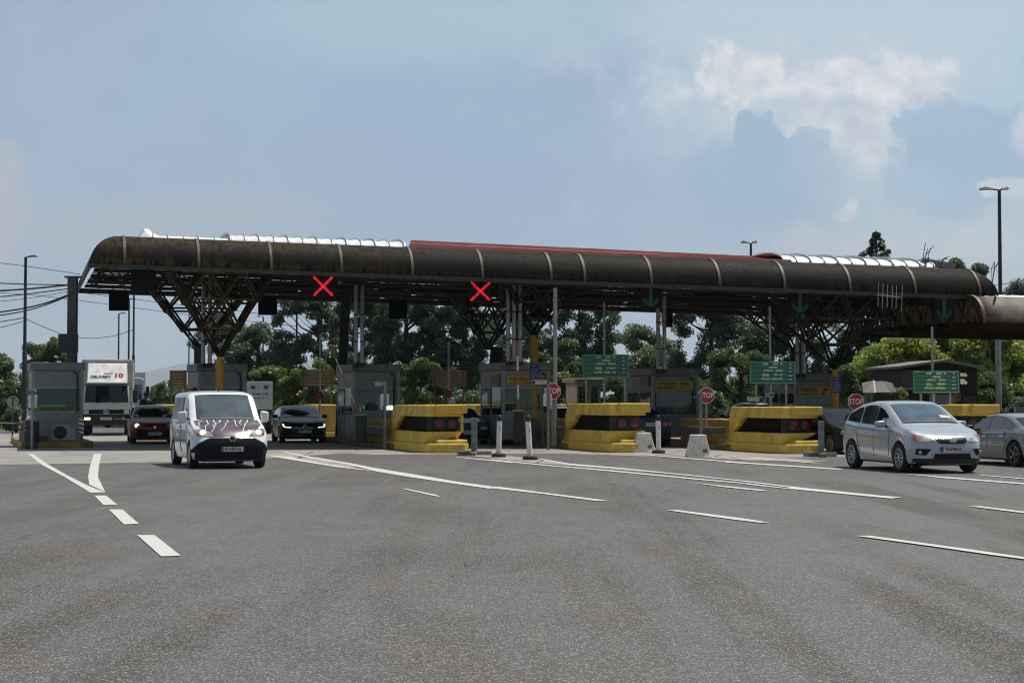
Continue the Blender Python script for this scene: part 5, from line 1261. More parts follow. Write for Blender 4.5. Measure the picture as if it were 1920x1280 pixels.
# AC unit
P = gxy(121, 59.6); ac = thing('air_conditioner', 'white outdoor air conditioner unit with round black fan', 'air conditioner', P + Vector((0, 0, .24)), R(12)); MB().box(-.40, .40, 0, .30, .03, .56).build('housing', mat('ac_white', (.30, .30, .28), .5, dirt=(.3, .28, .25), damt=.3), ac, bevel=.015)
MB().lathe([(.225, 0), (.225, -.012), (.2, -.02), (.05, -.025)], (-.13, 0, .30), 'y', 24).build('fan', BLACK, ac, smooth=40); g_ = MB()
for r in (.08, .13, .18, .215): g_.tube([(-.13+r*math.cos(a), -.03, .30+r*math.sin(a)) for a in np.linspace(0, 2*math.pi, 25)], .004, 4)
g_.build('fan_grille', DSTEEL, ac); MB().box(.2, .33, -.008, 0, .48, .52).build('maker_plate', DSTEEL, ac)
P = gxy(100, 59.3); sp = thing('grey_plank', 'grey plank leaning on the air conditioner', 'plank', P); MB().bar((-.15, 0, .24), (.22, .12, 1.22), .07, .03).build('board', mat('grey_wood', (.25, .24, .22), .7), sp)
for px, s_ in ((79, 'dark sack on the kerb close to the barrier cabinet'), (88, 'dark sack on the kerb close to the air conditioner')): 
    P = gxy(px, 59.5); rb_ = thing('rubble_sack', s_, 'sack', P + Vector((0, 0, .24)), 0, 'sacks on the kerb'); MB().lathe([(.12, 0), (.17, .05), (.14, .14), (.05, .19)], (0, 0, 0), n=9).build('sack', mat('dark_sack', (.05, .05, .055), .8, bump=.5), rb_, smooth=60)
P = gxy(153, 60.0); hz2 = thing('hazard_plate', 'red and white striped hazard plate beside the lone booth', 'hazard plate', P); MB().box(-.09, .09, 0, .02, .42, 1.02).build('plate', WHITEI, hz2); mb = MB()
for i in range(4): mb.quad((-.09, -.003, .46+i*.15), (.09, -.003, .40+i*.15), (.09, -.003, .47+i*.15), (-.09, -.003, .53+i*.15))
mb.build('stripe', SRED, hz2); MB().box(-.02, .02, .02, .05, .2, 1.0).build('post', DSTEEL, hz2)
# reader posts before the booths
for px, Y, py, lab in ((650+65.5/5.33*0+72, 57.5, 716, 'grey post with white reader box before the raised arm booth'), (1028, 57.0, 718, 'grey post with white reader box overlapping the first stop sign'), (1314, 56, 735, 'grey post overlapping the second stop sign')):
    P = gxy(px, Y); t = thing('reader_post', lab, 'post', P, R(8), 'reader posts'); z = zat(py, Y); MB().box(-.045, .045, -.045, .045, 0, z).build('post', mat('mid_grey_post', (.20, .205, .21), .5, .3), t)
    if px != 1314: MB().box(-.15, .13, .05, .13, zat(761, Y), zat(739, Y)).build('reader_box', WHITE, t, bevel=.015)
    MB().bar((0, 0, z-.1), (-.28, -.02, z-.18), .05).build('bracket', DSTEEL, t)
def cctv(px, py, Y, rz, label, post=None):
    p = at(px, py, Y); t = thing('security_camera', label, 'camera', p, rz, 'security cameras'); MB().box(-.08, .08, -.22, .22, -.07, .07).build('housing', mat('camera_grey', (.45, .45, .43), .5), t, bevel=.02); MB().box(-.10, .10, -.28, .2, .07, .09).build('sunshield', mat('camera_grey', (.45,)*3, .5), t); MB().lathe([(.05, 0), (.05, -.03)], (0, -.22, 0), 'y', 12).build('lens', BLACK, t)
    z = -p.z if post else -.3; MB().tube([(0, .1, z), (0, .1, -.05)], .025, 8).build('mount', DSTEEL, t)
cctv(1013, 717, 58.5, R(-65), 'pale security camera just left of the first stop sign', True); cctv(1413, 748, 59, R(65), 'pale security camera above the third yellow block', True); cctv(713, 720, 60, R(-70), 'grey security camera before the raised arm booth window', True); cctv(1443, 741, 60, R(10), 'grey security camera facing the road on the post under the second green sign', True)

# ---------------------------------------------------------------- bollards and concrete blocks
def bollard(px, py, pytop, leanx, label, rz=0):
    P = gnd(px, py); Y = P.y; h = zat(pytop, Y); t = thing('bollard', label, 'bollard', P, rz, 'white flexible bollards')
    MB().lathe([(.20, 0), (.215, .03), (.20, .10), (.08, .13)], (0, 0, 0), n=16).build('rubber_base', mat('base_rubber', (.045, .045, .047), .8, bump=.3), t, smooth=45)
    d = Vector((leanx, 0, 1)).normalized(); b = MB(); b.tube([d*.11, d*(h-.16)], .075, 14); o = b.build('post', mat('bollard_white', (.80, .79, .77), .5, dirt=(.3, .29, .28), damt=.5, dscale=4), t, smooth=50)
    MB().tube([d*(h-.17), d*(h-.02), d*h], [.082, .082, .06], 14).build('cap', BLACK, t, smooth=50)
    MB().bar(d*(h*.62)+Vector((.03, -.072, 0)), d*(h*.72)+Vector((.03, -.072, 0)), .02, .01).build('sticker', mat('grey_sticker', (.2, .2, .22), .5), t)
bollard(935, 857, 778, .02, 'white bollard with black cap, left of the leaning one'); bollard(994, 862, 778, -.055, 'leaning white bollard with black cap nearest the camera'); bollard(1235, 850, 778, -.02, 'white bollard with black cap right of a concrete block')
for px, py, pytop, w0, w1, lab in ((889, 853, 783, 858, 922, 'grey wooden stand before the teal car'), (1540, 856, 789, 1507, 1568, 'grey wooden stand beside the silver minivan')):
    P = gnd(px, py); Y = P.y; s = FP/Y; t = thing('wooden_stand', lab, 'stand', P, R(-4), 'grey wooden stands'); wd = mat('weathered_wood', (.22, .215, .21), .8, 0, .25, 5, .4, 30)
    MB().box(-.085, .085, -.06, .06, .1, zat(pytop, Y)).build('upright', wd, t, bevel=.008); MB().box((w0-px)/s, (w1-px)/s, -.09, .09, 0, .13).build('foot_beam', wd, t, bevel=.01); MB().box(-.09, .09, -.5, .5, .002, .11).build('cross_beam', wd, t, bevel=.01)
def cblock(px0, px1, py0, py1, label, rz):
    P = gnd((px0+px1)/2, py1); s = FP/P.y; w = (px1-px0)/s/2; h = (py1-py0)/s; t = thing('concrete_block', label, 'concrete block', P, rz, 'white concrete blocks')
    mb = MB(); tw = w*.62
    mb.v += [(-w, 0, 0), (w, 0, 0), (w, w*1.6, 0), (-w, w*1.6, 0), (-w*.93, .03, h*.16), (w*.93, .03, h*.16), (w*.93, w*1.6-.03, h*.16), (-w*.93, w*1.6-.03, h*.16),
             (-tw, .22*w, h*.86), (tw, .22*w, h*.86), (tw, w*1.35, h*.86), (-tw, w*1.35, h*.86), (-tw, .22*w, h), (tw, .22*w, h), (tw, w*1.35, h), (-tw, w*1.35, h)]
    mb.f += [(3, 2, 1, 0), (12, 13, 14, 15)] + [(a+i, a+(i+1) % 4, a+4+(i+1) % 4, a+4+i) for a in (0, 4, 8) for i in range(4)]
    mb.build('body', CONC, t, bevel=.02); MB().box(w*.25, w*.6, -.004+.018, .02, h*.22, h*.36).build('paint_stain', mat('brown_stain', (.16, .11, .08), .8), t)
cblock(1188, 1231, 811, 848, 'white concrete block between the second yellow block and a bollard', R(8)); cblock(1290, 1335, 815, 857, 'white concrete block standing alone before the guardrail', R(6))

# ---------------------------------------------------------------- lamps, masts, wires
def lamp(px, pytop, Y, label, heads=((1, .5),), r=.07, pybot=None, hs=1):
    P = gxy(px, Y); z = zat(pytop, Y); t = thing('street_lamp', label, 'street lamp', P, 0, 'street lamps'); H = z
    MB().tube([(0, 0, 0), (0, 0, H*.45), (0, 0, H*.46), (0, 0, H)], [r*1.5, r*1.35, r, r*.8], 10).build('pole', LAMPPOLE, t, smooth=40)
    for d, ln in heads:
        MB().bar((0, 0, H-.02), (d*ln*.4, 0, H+.02), .06).build('bracket', LAMPPOLE, t); hd = MB(); x0, x1 = sorted((d*ln*.3, d*ln*1.25))
        hd.v += [(x0, -.14*hs, H), (x1, -.17*hs, H+.02), (x1, .17*hs, H+.02), (x0, .14*hs, H), (x0, -.10, H+.07*hs), ((x0+x1)/2+d*.1, -.12, H+.12*hs), ((x0+x1)/2+d*.1, .12, H+.12*hs), (x0, .10, H+.07*hs)]
        hd.f += [(3, 2, 1, 0), (4, 5, 6, 7), (0, 1, 5, 4), (1, 2, 6, 5), (2, 3, 7, 6), (3, 0, 4, 7)]; o = hd.build('lamp_head', mat('lamp_head_grey', (.14, .145, .15), .4, .3), t, smooth=40)
    return t
lamp(46, 482, 96, 'dark street lamp with one head at far left among the wires', ((1, .55),), .10)
lamp(1877, 356, 88, 'tall double headed street lamp at the right', ((-1, .8), (1, .38)), .11, hs=1.3)
lamp(1409, 456, 120, 'double headed street lamp rising behind the red roof', ((-1, .55), (1, .35)), .10, hs=1.6)
lamp(222, 588, 150, 'shortest of the three thin lamps above the white truck', ((1, .5),), .08); lamp(241, 561, 150, 'middle lamp of three above the white truck, head turned to its neighbour', ((1, .5),), .09); lamp(250, 520, 140, 'tallest of three lamp poles above the white truck', ((-1, .5),), .09)
lamp(493, 594, 130, 'thin street lamp against the sky right of the first column struts', ((-1, .35),), .07); lamp(556, 566, 108, 'street lamp in front of the tall tree left of the red cross', ((1, .3),), .07)
lamp(354, 566, 145, 'thin lamp pole behind the struts left of the booth', ((1, .4),), .06)
t = thin_pole(1872, 615, 75, 'thick pale pole below the side canopy at the right', .13)
P = gxy(135, 66); t = thing('gantry_post', 'dark ribbed steel post with T-shaped top holding the wires', 'post', P, R(3)); z = zat(521, 66)
mb = MB(); mb.box(-.17, .17, -.17, -.12, 0, z); mb.box(-.17, .17, .12, .17, 0, z); mb.box(-.04, .04, -.12, .12, 0, z); mb.build('post', DSTEEL, t); MB().box(-.30, .42, -.12, .12, z, z+.07).build('top_arm', DSTEEL, t)
a = at(126, 643, 65.6); w, h = .37, .36; o = MB().box(-w, w, -.02, .12, a.z-h, a.z+h).build('signal_back', mat('dark_signal_back', (.05, .052, .056), .5), t); o.location = (a.x-P.x, -.35, 0); MB().box(-w, w, -.03, -.021, a.z+h*.25, a.z+h*.32).box(-w, w*.2, -.03, -.021, a.z-h*.6, a.z-h*.5).build('signal_rib', BLACK, o)
WIRE = mat('wire_black', (.02, .02, .022), .6)
wn = 0
def wire(pts, Y, label, r=.016, Y1=None):
    Y1 = Y1 or Y; n = len(pts); ps = [at(x, y, Y + (Y1-Y)*i/(n-1)) for i, (x, y) in enumerate(pts)]; out = []
    for i in range(n-1):
        p0, p1, p2, p3 = ps[max(i-1, 0)], ps[i], ps[i+1], ps[min(i+2, n-1)]
        for j in range(8):
            u = j/8; out.append(.5*((2*p1) + (p2-p0)*u + (2*p0-5*p1+4*p2-p3)*u*u + (3*p1-p0-3*p2+p3)*u**3))
    out.append(ps[-1]); o = MB().tube(out, r, 5).build('utility_cable', WIRE, None); tag(o, label, 'cable', 'overhead cables'); return o
wire([(-60, 486), (0, 493), (70, 502), (150, 514)], 110, 'thin cable highest of all at far left, above the lamp arm', .02)
wire([(-80, 529), (0, 531), (60, 533), (130, 534)], 66, 'nearly level cable meeting the ribbed post just below its top', .022)
wire([(-80, 549), (0, 545), (60, 541), (130, 534)], 66.1, 'thick cable sagging slightly towards the ribbed post', .035)
wire([(-80, 560), (0, 556), (60, 550), (130, 541)], 66.2, 'third cable down on the ribbed post', .022); wire([(-80, 595), (0, 585), (50, 577), (90, 567), (130, 552)], 66, 'steep thick cable rising to the ribbed post', .03); wire([(-80, 600), (0, 591), (50, 582), (90, 570), (130, 554)], 66.3, 'lowest steep cable rising to the ribbed post', .025)
wire([(-60, 610), (0, 603), (44, 596)], 96, 'short cable ending at the lamp pole from the left', .025); wire([(-60, 622), (0, 614), (44, 602)], 96, 'lower short cable ending at the lamp pole from the left', .02)
wire([(48, 598), (80, 612), (110, 624)], 96, 'cable falling from the lamp pole to the box on the ribbed post', .02); wire([(144, 632), (175, 634), (215, 629), (250, 618)], 120, 'cable sagging between the ribbed post and three lamps', .022)
wire([(-60, 546), (60, 553), (200, 570), (370, 592), (560, 612)], 125, 'long thin cable descending behind the truck towards the tall trees', .02); wire([(130, 546), (260, 562), (380, 576), (560, 596)], 122, 'long thin cable passing behind the first column struts', .02)
wire([(-80, 572), (0, 565), (60, 558), (130, 546)], 100, 'faint cable crossing behind the ribbed post', .016)
wire([(1860, 536), (1920, 526), (2000, 512)], 95, 'thin cable from the right lamp towards the right edge', .02)
# antenna in front of the canopy
a = at(1668, 552, 57.5); t = thing('aerial', 'pale multi-bar television aerial before the right part of the fascia', 'aerial', a); mb = MB(); mb.bar((-.42, .0, .0), (.36, .0, -.10), .03)
for i, (x, z0, z1) in enumerate(((-.40, -.5, .42), (-.25, -.55, .40), (-.09, -.5, .38), (.07, -.55, .36), (.21, -.5, .38), (.40, -.62, .42))): mb.bar((x, 0, z0*.8-.02*i), (x+.03, 0, z1-.02*i), .018)
mb.build('aerial_bars', mat('aerial_metal', (.55, .54, .52), .4, .5), t); MB().tube([(.1, 0, -.03), (.1, .3, -.05)], .02, 6).build('bracket', DSTEEL, t)
# weeds on the roof
for px, py, h, lab in ((1735, 497, .9, 'thin weed stem growing on the roof by the white vault'), (1860, 518, .75, 'bare twig growing at the right nose of the canopy'), (1763, 495, .35, 'small weed tuft on the right white vault')):
    a = at(px, py, 62.5); t = thing('roof_weed', lab, 'plant', a, 0, 'weeds on the roof'); mb = MB(); r5 = random.Random(px)
    for i in range(4): x = 0; mb.tube([(0, 0, -.3), (r5.uniform(-.1, .15), 0, h*.4), (r5.uniform(-.1, .35), 0, h*r5.uniform(.5, 1))], .014, 5)
    mb.build('stem', mat('weed_stem', (.08, .09, .03), .8), t)
    lf = MB()
    for i in range(12): c_ = Vector((r5.uniform(-.12, .2), r5.uniform(-.1, .1), r5.uniform(.0, h*.6))); q = Vector((r5.uniform(-1, 1), r5.uniform(-1, 1), r5.uniform(-1, 1)))*.035; q2 = Vector((q.z, q.x, -q.y)); lf.quad(c_-q, c_+q2, c_+q, c_-q2)
    lf.build('leaf_tuft', mat('weed_leaf', (.06, .10, .02), .7), t)

# ---------------------------------------------------------------- people
SKIN = mat('skin', (.30, .17, .11), .6)
def person(P, rz, label, shirt, trousers, hair, pose):
    t = thing('person', label, 'person', P, rz)
    J, E = pose
    me = bpy.data.meshes.new('body'); me.from_pydata([j[0] for j in J], E, []); o = bpy.data.objects.new('body', me); COL.objects.link(o); o.parent = t
    md = o.modifiers.new('skin', 'SKIN'); md.use_smooth_shade = True
    for i, j in enumerate(J): me.skin_vertices[0].data[i].radius = (j[1], j[1]*j[2] if len(j) > 2 else j[1])
    me.skin_vertices[0].data[0].use_root = True
    s2 = o.modifiers.new('sub', 'SUBSURF'); s2.levels = 1; s2.render_levels = 2
    bpy.context.view_layer.update(); ev = bpy.data.meshes.new_from_object(o.evaluated_get(bpy.context.evaluated_depsgraph_get())); o.modifiers.clear(); o.data = ev
    for m_ in (shirt, trousers, SKIN): ev.materials.append(m_)
    for p in ev.polygons:
        c_ = p.center; d = [(c_-Vector(j[0])).length for j in J]; k_ = d.index(min(d)); p.material_index = J[k_][3]
    ev.shade_smooth()
    hp = Vector(J[4][0]); hb = MB(); hb.lathe([(.02, .125), (.07, .115), (.105, .06), (.11, 0), (.085, -.05)], hp + Vector((0, .012, .02)), n=14); hb.build('hair', hair, t, smooth=60)
    return t
def standing():
    J = [((0, 0, .95), .15, .75, 1), ((0, 0, 1.15), .145, .7, 0), ((0, 0, 1.38), .17, .62, 0), ((0, 0, 1.50), .06, 1, 2), ((0, -.02, 1.63), .095, 1.1, 2), ((0, -.02, 1.74), .06, 1, 2)]
    E = [(0, 1), (1, 2), (2, 3), (3, 4), (4, 5)]
    for s_ in (1, -1):
        b = len(J); J += [((s_*.19, 0, 1.42), .065, 1, 0), ((s_*.25, .02, 1.15), .05, 1, 0), ((s_*.24, -.10, .93), .038, 1, 2), ((s_*.235, -.14, .85), .035, .6, 2), ((s_*.23, -.16, .79), .015, 1, 2)]
        E += [(2, b), (b, b+1), (b+1, b+2), (b+2, b+3), (b+3, b+4)]
        b = len(J); J += [((s_*.10, 0, .88), .095, 1, 1), ((s_*.11, -.02, .50), .065, 1, 1), ((s_*.11, .02, .09), .045, 1, 1), ((s_*.12, -.13, .045), .04, .8, 1)]
        E += [(0, b), (b, b+1), (b+1, b+2), (b+2, b+3)]
    return J, E
def leaning():
    J = [((0, .25, .95), .15, .75, 1), ((0, .12, 1.12), .145, .7, 0), ((0, -.06, 1.30), .17, .62, 0), ((.0, -.15, 1.40), .06, 1, 2), ((.0, -.22, 1.51), .095, 1.1, 2), ((.0, -.23, 1.61), .06, 1, 2)]
    E = [(0, 1), (1, 2), (2, 3), (3, 4), (4, 5)]
    for s_ in (1, -1):
        b = len(J); J += [((s_*.19, -.08, 1.33), .065, 1, 0), ((s_*.30, -.22, 1.16), .052, 1, 0), ((s_*.16, -.42, 1.10), .038, 1, 2), ((s_*.10, -.48, 1.09), .035, .6, 2), ((s_*.05, -.51, 1.08), .015, 1, 2)]
        E += [(2, b), (b, b+1), (b+1, b+2), (b+2, b+3), (b+3, b+4)]
        b = len(J); J += [((s_*.10, .25, .88), .095, 1, 1), ((s_*.11, .24, .50), .065, 1, 1), ((s_*.11, .28, .09), .045, 1, 1), ((s_*.12, .14, .045), .04, .8, 1)]
        E += [(0, b), (b, b+1), (b+1, b+2), (b+2, b+3)]
    return J, E
CLO = mat('black_cloth', (.012, .012, .014), .85); HAIR = mat('dark_hair', (.012, .01, .009), .6); PAL = mat('pale_shirt', (.50, .50, .49), .8); JEAN = mat('dark_trousers', (.03, .035, .05), .85)
person(gxy(274, 70)+Vector((0, 0, .22)), R(25), 'person in black seen over the roof of the red hatchback', CLO, CLO, HAIR, standing())
P2_, W2_, H2_ = B2[1], B2[2], B2[3]
person(P2_ + LRT*.62 + LBK*.65 + Vector((0, 0, .28)), LY, 'person in pale shirt leaning at the booth window behind the white van', PAL, JEAN, HAIR, leaning())

# ---------------------------------------------------------------- small buildings
CREAM = mat('cream_render', (.55, .48, .36), .7, 0, .1, 2)
P = gxy(1082, 73); s = FP/73; t = thing('kiosk', 'cream kiosk with barred window under the first green sign', 'kiosk', P, R(14)); w = 46/s; zt = zat(716, 73)
wl = MB(); wl.box(0, w, 0, 1.8, 0, zat(755, 73)); wl.box(0, .06*s/s, 0, 1.8, 0, zt); wl.box(.42, .62, 0, .1, 0, zt); wl.box(w-.12, w, 0, 1.8, 0, zt); wl.box(0, w, 0, 1.8, zat(724, 73), zt); wl.box(0, w, 1.7, 1.8, 0, zt); wl.build('wall', CREAM, t)
MB().box(-.12, w+.12, -.18, 2.0, zt, zat(709, 73)).build('roof', mat('kiosk_roof', (.42, .38, .32), .7), t, bevel=.03)
for x0, x1 in ((.08, .42), (.62, w-.12)):
    wv = MB().box(x0, x1, .05, .07, zat(755, 73), zat(724, 73)).build('window', SWG, t); gb = MB()
    n = 2 if x1-x0 < .4 else 4
    for i in range(n+1): gb.box(x0+(x1-x0)*i/n-.01, x0+(x1-x0)*i/n+.01, .02, .04, zat(755, 73), zat(724, 73))
    for i in range(5): z = zat(755, 73)+(zat(724, 73)-zat(755, 73))*i/4; gb.box(x0, x1, .018, .042, z-.01, z+.01)
    gb.build('window_bars', CREAM, wv)
P = gxy(1692, 76); s = FP/76; w = 145/s; t = thing('dark_hut', 'dark brown gabled hut behind the last green sign', 'hut', P, R(6)); z0_, z1_ = zat(690, 76), zat(678, 76)
wl = MB(); wl.prism([(0, 0), (w, 0), (w, z0_), (w*.55, z1_-.02), (0, z0_)], 0, 4, 'y'); wl.build('wall', mat('dark_hut_wall', (.010, .009, .008), .8, 0, .3, 2), t)
rf = MB(); rf.prism([(-.3, z0_-.02), (w*.55, z1_), (w+.25, z0_-.04), (w+.25, z0_+.06), (w*.55, z1_+.11), (-.3, z0_+.08)], -.5, 4.5, 'y'); rf.build('roof', mat('grey_roof_edge', (.17, .165, .16), .7, 0, .2), t)
wn_ = MB().box(-.15, 1.15, -.35, -.30, zat(727, 76), zat(694, 76)).build('shutter', mat('grey_black_board', (.045, .045, .048), .7), t); MB().box(-.15, 1.15, -.36, -.28, zat(730, 76), zat(727.5, 76)).build('shutter_sill', GREYF, t)
MB().box(1.2, 2.4, -.04, .0, zat(765, 76), zat(740, 76)).build('window', SWG, t); MB().box(w*.80, w*.98, -.05, 0, 0, zat(742, 76)).build('door', mat('hut_door', (.05, .03, .02), .7), t)
P = gxy(1618, 70); s = FP/70; t = thing('grey_shelter', 'low grey shelter with sloping sheet roof above the minivan', 'shelter', P, R(10)); sh = mat('shelter_sheet', (.085, .08, .07), .7, .1, .2, 3, dirt=(.07, .06, .05), damt=.5)
def zz_(py): return zat(py, 70)
def xx_(px): return (px-1618)/s
rf = MB(); rf.quad((xx_(1614), -.2, zz_(738)), (xx_(1637), -.2, zz_(738)), (xx_(1650), .6, zz_(715)), (xx_(1626), .6, zz_(719))).quad((xx_(1637), -.2, zz_(737)), (xx_(1672), -.15, zz_(737)), (xx_(1667), .6, zz_(715)), (xx_(1650), .6, zz_(715))).quad((xx_(1672), -.15, zz_(737)), (xx_(1690), .3, zz_(736)), (xx_(1690), .8, zz_(719)), (xx_(1667), .6, zz_(715)))
ro = rf.build('roof', sh, t); md = ro.modifiers.new('th', 'SOLIDIFY'); md.thickness = .05
MB().bar((xx_(1637), -.24, zz_(737)), (xx_(1650), .56, zz_(714)), .07).bar((xx_(1650), .56, zz_(714)), (xx_(1667), .56, zz_(714.5)), .05).build('roof_edge', mat('pale_edge', (.40, .39, .37), .6), t)
MB().box(xx_(1638), xx_(1688), 0, .6, 0, zz_(738)).build('wall', sh, t); MB().box(xx_(1632), xx_(1636), -.1, 0, 0, zz_(738)).build('post', POLE, t)
for px0, px1, py0, py1, Y, lab, m_ in ((470, 660, 770, 786, 88, 'low grey wall behind the black hatchback', mat('grey_wall', (.20, .20, .19), .8, 0, .2)), (820, 885, 746, 762, 92, 'pale low wall under the brown board right of the raised arm', mat('pale_wall', (.42, .42, .42), .8)), (1905, 1990, 762, 800, 70, 'pale wall end at the right edge behind the sedan', mat('pale_wall', (.4,)*3, .8))):
    a, b_ = at(px0, py1, Y), at(px1, py0, Y); o = MB().box(a.x, b_.x, Y, Y+.3, 0, b_.z).build('low_wall', m_, None, bevel=.02); tag(o, lab, 'wall')
a, b_ = at(470, 771, 88), at(660, 769, 88)
for px, py, h, lab in ((1838, 790, .9, 'yellow sunlit bin-like barrier end beside the grey sedan'),):
    pass
P = gxy(1638, 58.5); t = thing('white_post', 'short pale post at the right before the shrubs', 'post', gxy(1863, 66)); MB().box(-.05, .05, -.05, .05, 0, zat(757, 66)).build('post', POLE, t, bevel=.01)
a = at(268, 738, 72)
# ---------------------------------------------------------------- trees
def leaf_mat(name, a, b, trans=.45):
    m = bpy.data.materials.new(name); m.use_nodes = True; g = NG(m.node_tree); g.n.clear()
    out = g.node('ShaderNodeOutputMaterial'); geo = g.node('ShaderNodeNewGeometry'); tc = g.node('ShaderNodeTexCoord').outputs['Object']
    c = g.mix(geo.outputs['Random Per Island'], a, b); c = g.mix(g.math('MULTIPLY', g.ramp(g.noise(tc, .8, 3), .35, .7), .5), c, tuple(.55*x for x in a))
    d = g.node('ShaderNodeBsdfDiffuse'); tr = g.node('ShaderNodeBsdfTranslucent'); gl = g.node('ShaderNodeBsdfGlossy'); gl.inputs['Roughness'].default_value = .45; gl.inputs[0].default_value = (.8, .85, .8, 1)
    g.l.new(c, d.inputs[0]); g.l.new(g.mix(.5, c, tuple(min(1, 1.5*x) for x in b)), tr.inputs[0])
    m1 = g.node('ShaderNodeMixShader'); m1.inputs[0].default_value = trans; g.l.new(d.outputs[0], m1.inputs[1]); g.l.new(tr.outputs[0], m1.inputs[2])
    m2 = g.node('ShaderNodeMixShader'); m2.inputs[0].default_value = .06; g.l.new(m1.outputs[0], m2.inputs[1]); g.l.new(gl.outputs[0], m2.inputs[2]); g.l.new(m2.outputs[0], out.inputs[0]); return m
LF_DARK = leaf_mat('dark_oak_leaf', (.052, .085, .054), (.115, .155, .088), .45); LF_MID = leaf_mat('mid_green_leaf', (.050, .090, .024), (.115, .165, .045)); LF_LIGHT = leaf_mat('bright_green_leaf', (.065, .115, .018), (.16, .21, .035), .5)
LF_WAL = leaf_mat('sunny_walnut_leaf', (.15, .22, .025), (.34, .40, .07), .5); LF_FIR = leaf_mat('fir_needle', (.016, .032, .016), (.035, .055, .025), .15); LF_PALE = leaf_mat('pale_willow_leaf', (.075, .11, .05), (.15, .19, .09), .4)
BARK = mat('bark', (.060, .050, .042), .9, 0, .25, 3, .8, 14)
def leaf_mesh(name, clumps, n, size, m, parent, seed, flat=.0, up=.35):
    """n leaf blades scattered in soft clumps; clumps: array of (x,y,z,r)"""
    r = np.random.default_rng(seed); cl = np.array(clumps); w = cl[:, 3]**2.2; k_ = r.choice(len(cl), n, p=w/w.sum())
    d = r.normal(size=(n, 3)); d /= np.linalg.norm(d, axis=1)[:, None]; rad = r.random(n)**.45
    c = cl[k_, :3] + d*(rad*cl[k_, 3])[:, None]*np.array([1, 1, .72])
    nn = r.normal(size=(n, 3))*1.0 + d*.6 + np.array([0, 0, up]); nn /= np.linalg.norm(nn, axis=1)[:, None]
    a = np.cross(nn, r.normal(size=(n, 3))); a /= np.linalg.norm(a, axis=1)[:, None]; b = np.cross(nn, a)
    s = size*(.6+.8*r.random(n))[:, None]
    v = np.stack([c-a*s, c+b*s*.5+a*s*.1, c+a*s, c-b*s*.5+a*s*.1], 1).reshape(-1, 3)
    me = bpy.data.meshes.new(name); me.vertices.add(len(v)); me.vertices.foreach_set('co', v.ravel()); me.loops.add(len(v)); me.loops.foreach_set('vertex_index', np.arange(len(v)))
    me.polygons.add(n); me.polygons.foreach_set('loop_start', np.arange(0, 4*n, 4)); me.polygons.foreach_set('loop_total', np.full(n, 4)); me.update(calc_edges=True); me.materials.append(m)
    o = bpy.data.objects.new(name, me); COL.objects.link(o); o.parent = parent; return o
def clumps_in(ells, per, rr, seed, shell=.55):
    r = np.random.default_rng(seed); out = []
    for (x, y, z, a, b, c) in ells:
        n = max(4, int(per*2.3*a*c)); d = r.normal(size=(n, 3)); d /= np.linalg.norm(d, axis=1)[:, None]; q = shell + (1-shell)*r.random(n); q *= np.where(r.random(n) < .18, .5, 1)
        for i in range(n): out.append((x+d[i, 0]*q[i]*a, y+d[i, 1]*q[i]*b, z+d[i, 2]*q[i]*c, rr*(.30+.55*r.random())))
    return out
def tree(name, label, P, ells, H, m, nleaf, leaf=.16, clump=.75, per=5, trunk=.22, seed=1, group=None, limbs=9, lean=0, cat='tree', th=None):
    t = thing(name, label, cat, P, 0, group); r = random.Random(seed); cl = clumps_in(ells, per, clump, seed)
    th = th or H*.72; mb = MB(); mb.tube([(0, 0, -.05), (lean*.2+.05, 0, th*.3), (lean*.6-.04, .05, th*.65), (lean, 0, th)], [trunk*1.2, trunk*.9, trunk*.6, trunk*.15], 9)
    far = sorted(cl, key=lambda c_: r.random())[:limbs*3]
    for i, c_ in enumerate(far):
        h = max(.15*H, min(th*.95, c_[2]-.25*math.hypot(c_[0], c_[1])-.1*H*r.random())); u = h/th; b = Vector((lean*u, 0, h)); e = Vector(c_[:3]); md = b.lerp(e, .5) + Vector((r.uniform(-.2, .2), r.uniform(-.2, .2), r.uniform(-.1, .3))); k_ = trunk*(.42 if i < limbs else .2)*(1-.5*u)
        mb.tube([b, md, e], [k_, k_*.6, k_*.15], 6, cap=False)
    mb.build('trunk', BARK, t, smooth=50); leaf_mesh('crown', cl, int(nleaf*1.5), leaf*.72, m, t, seed); return t
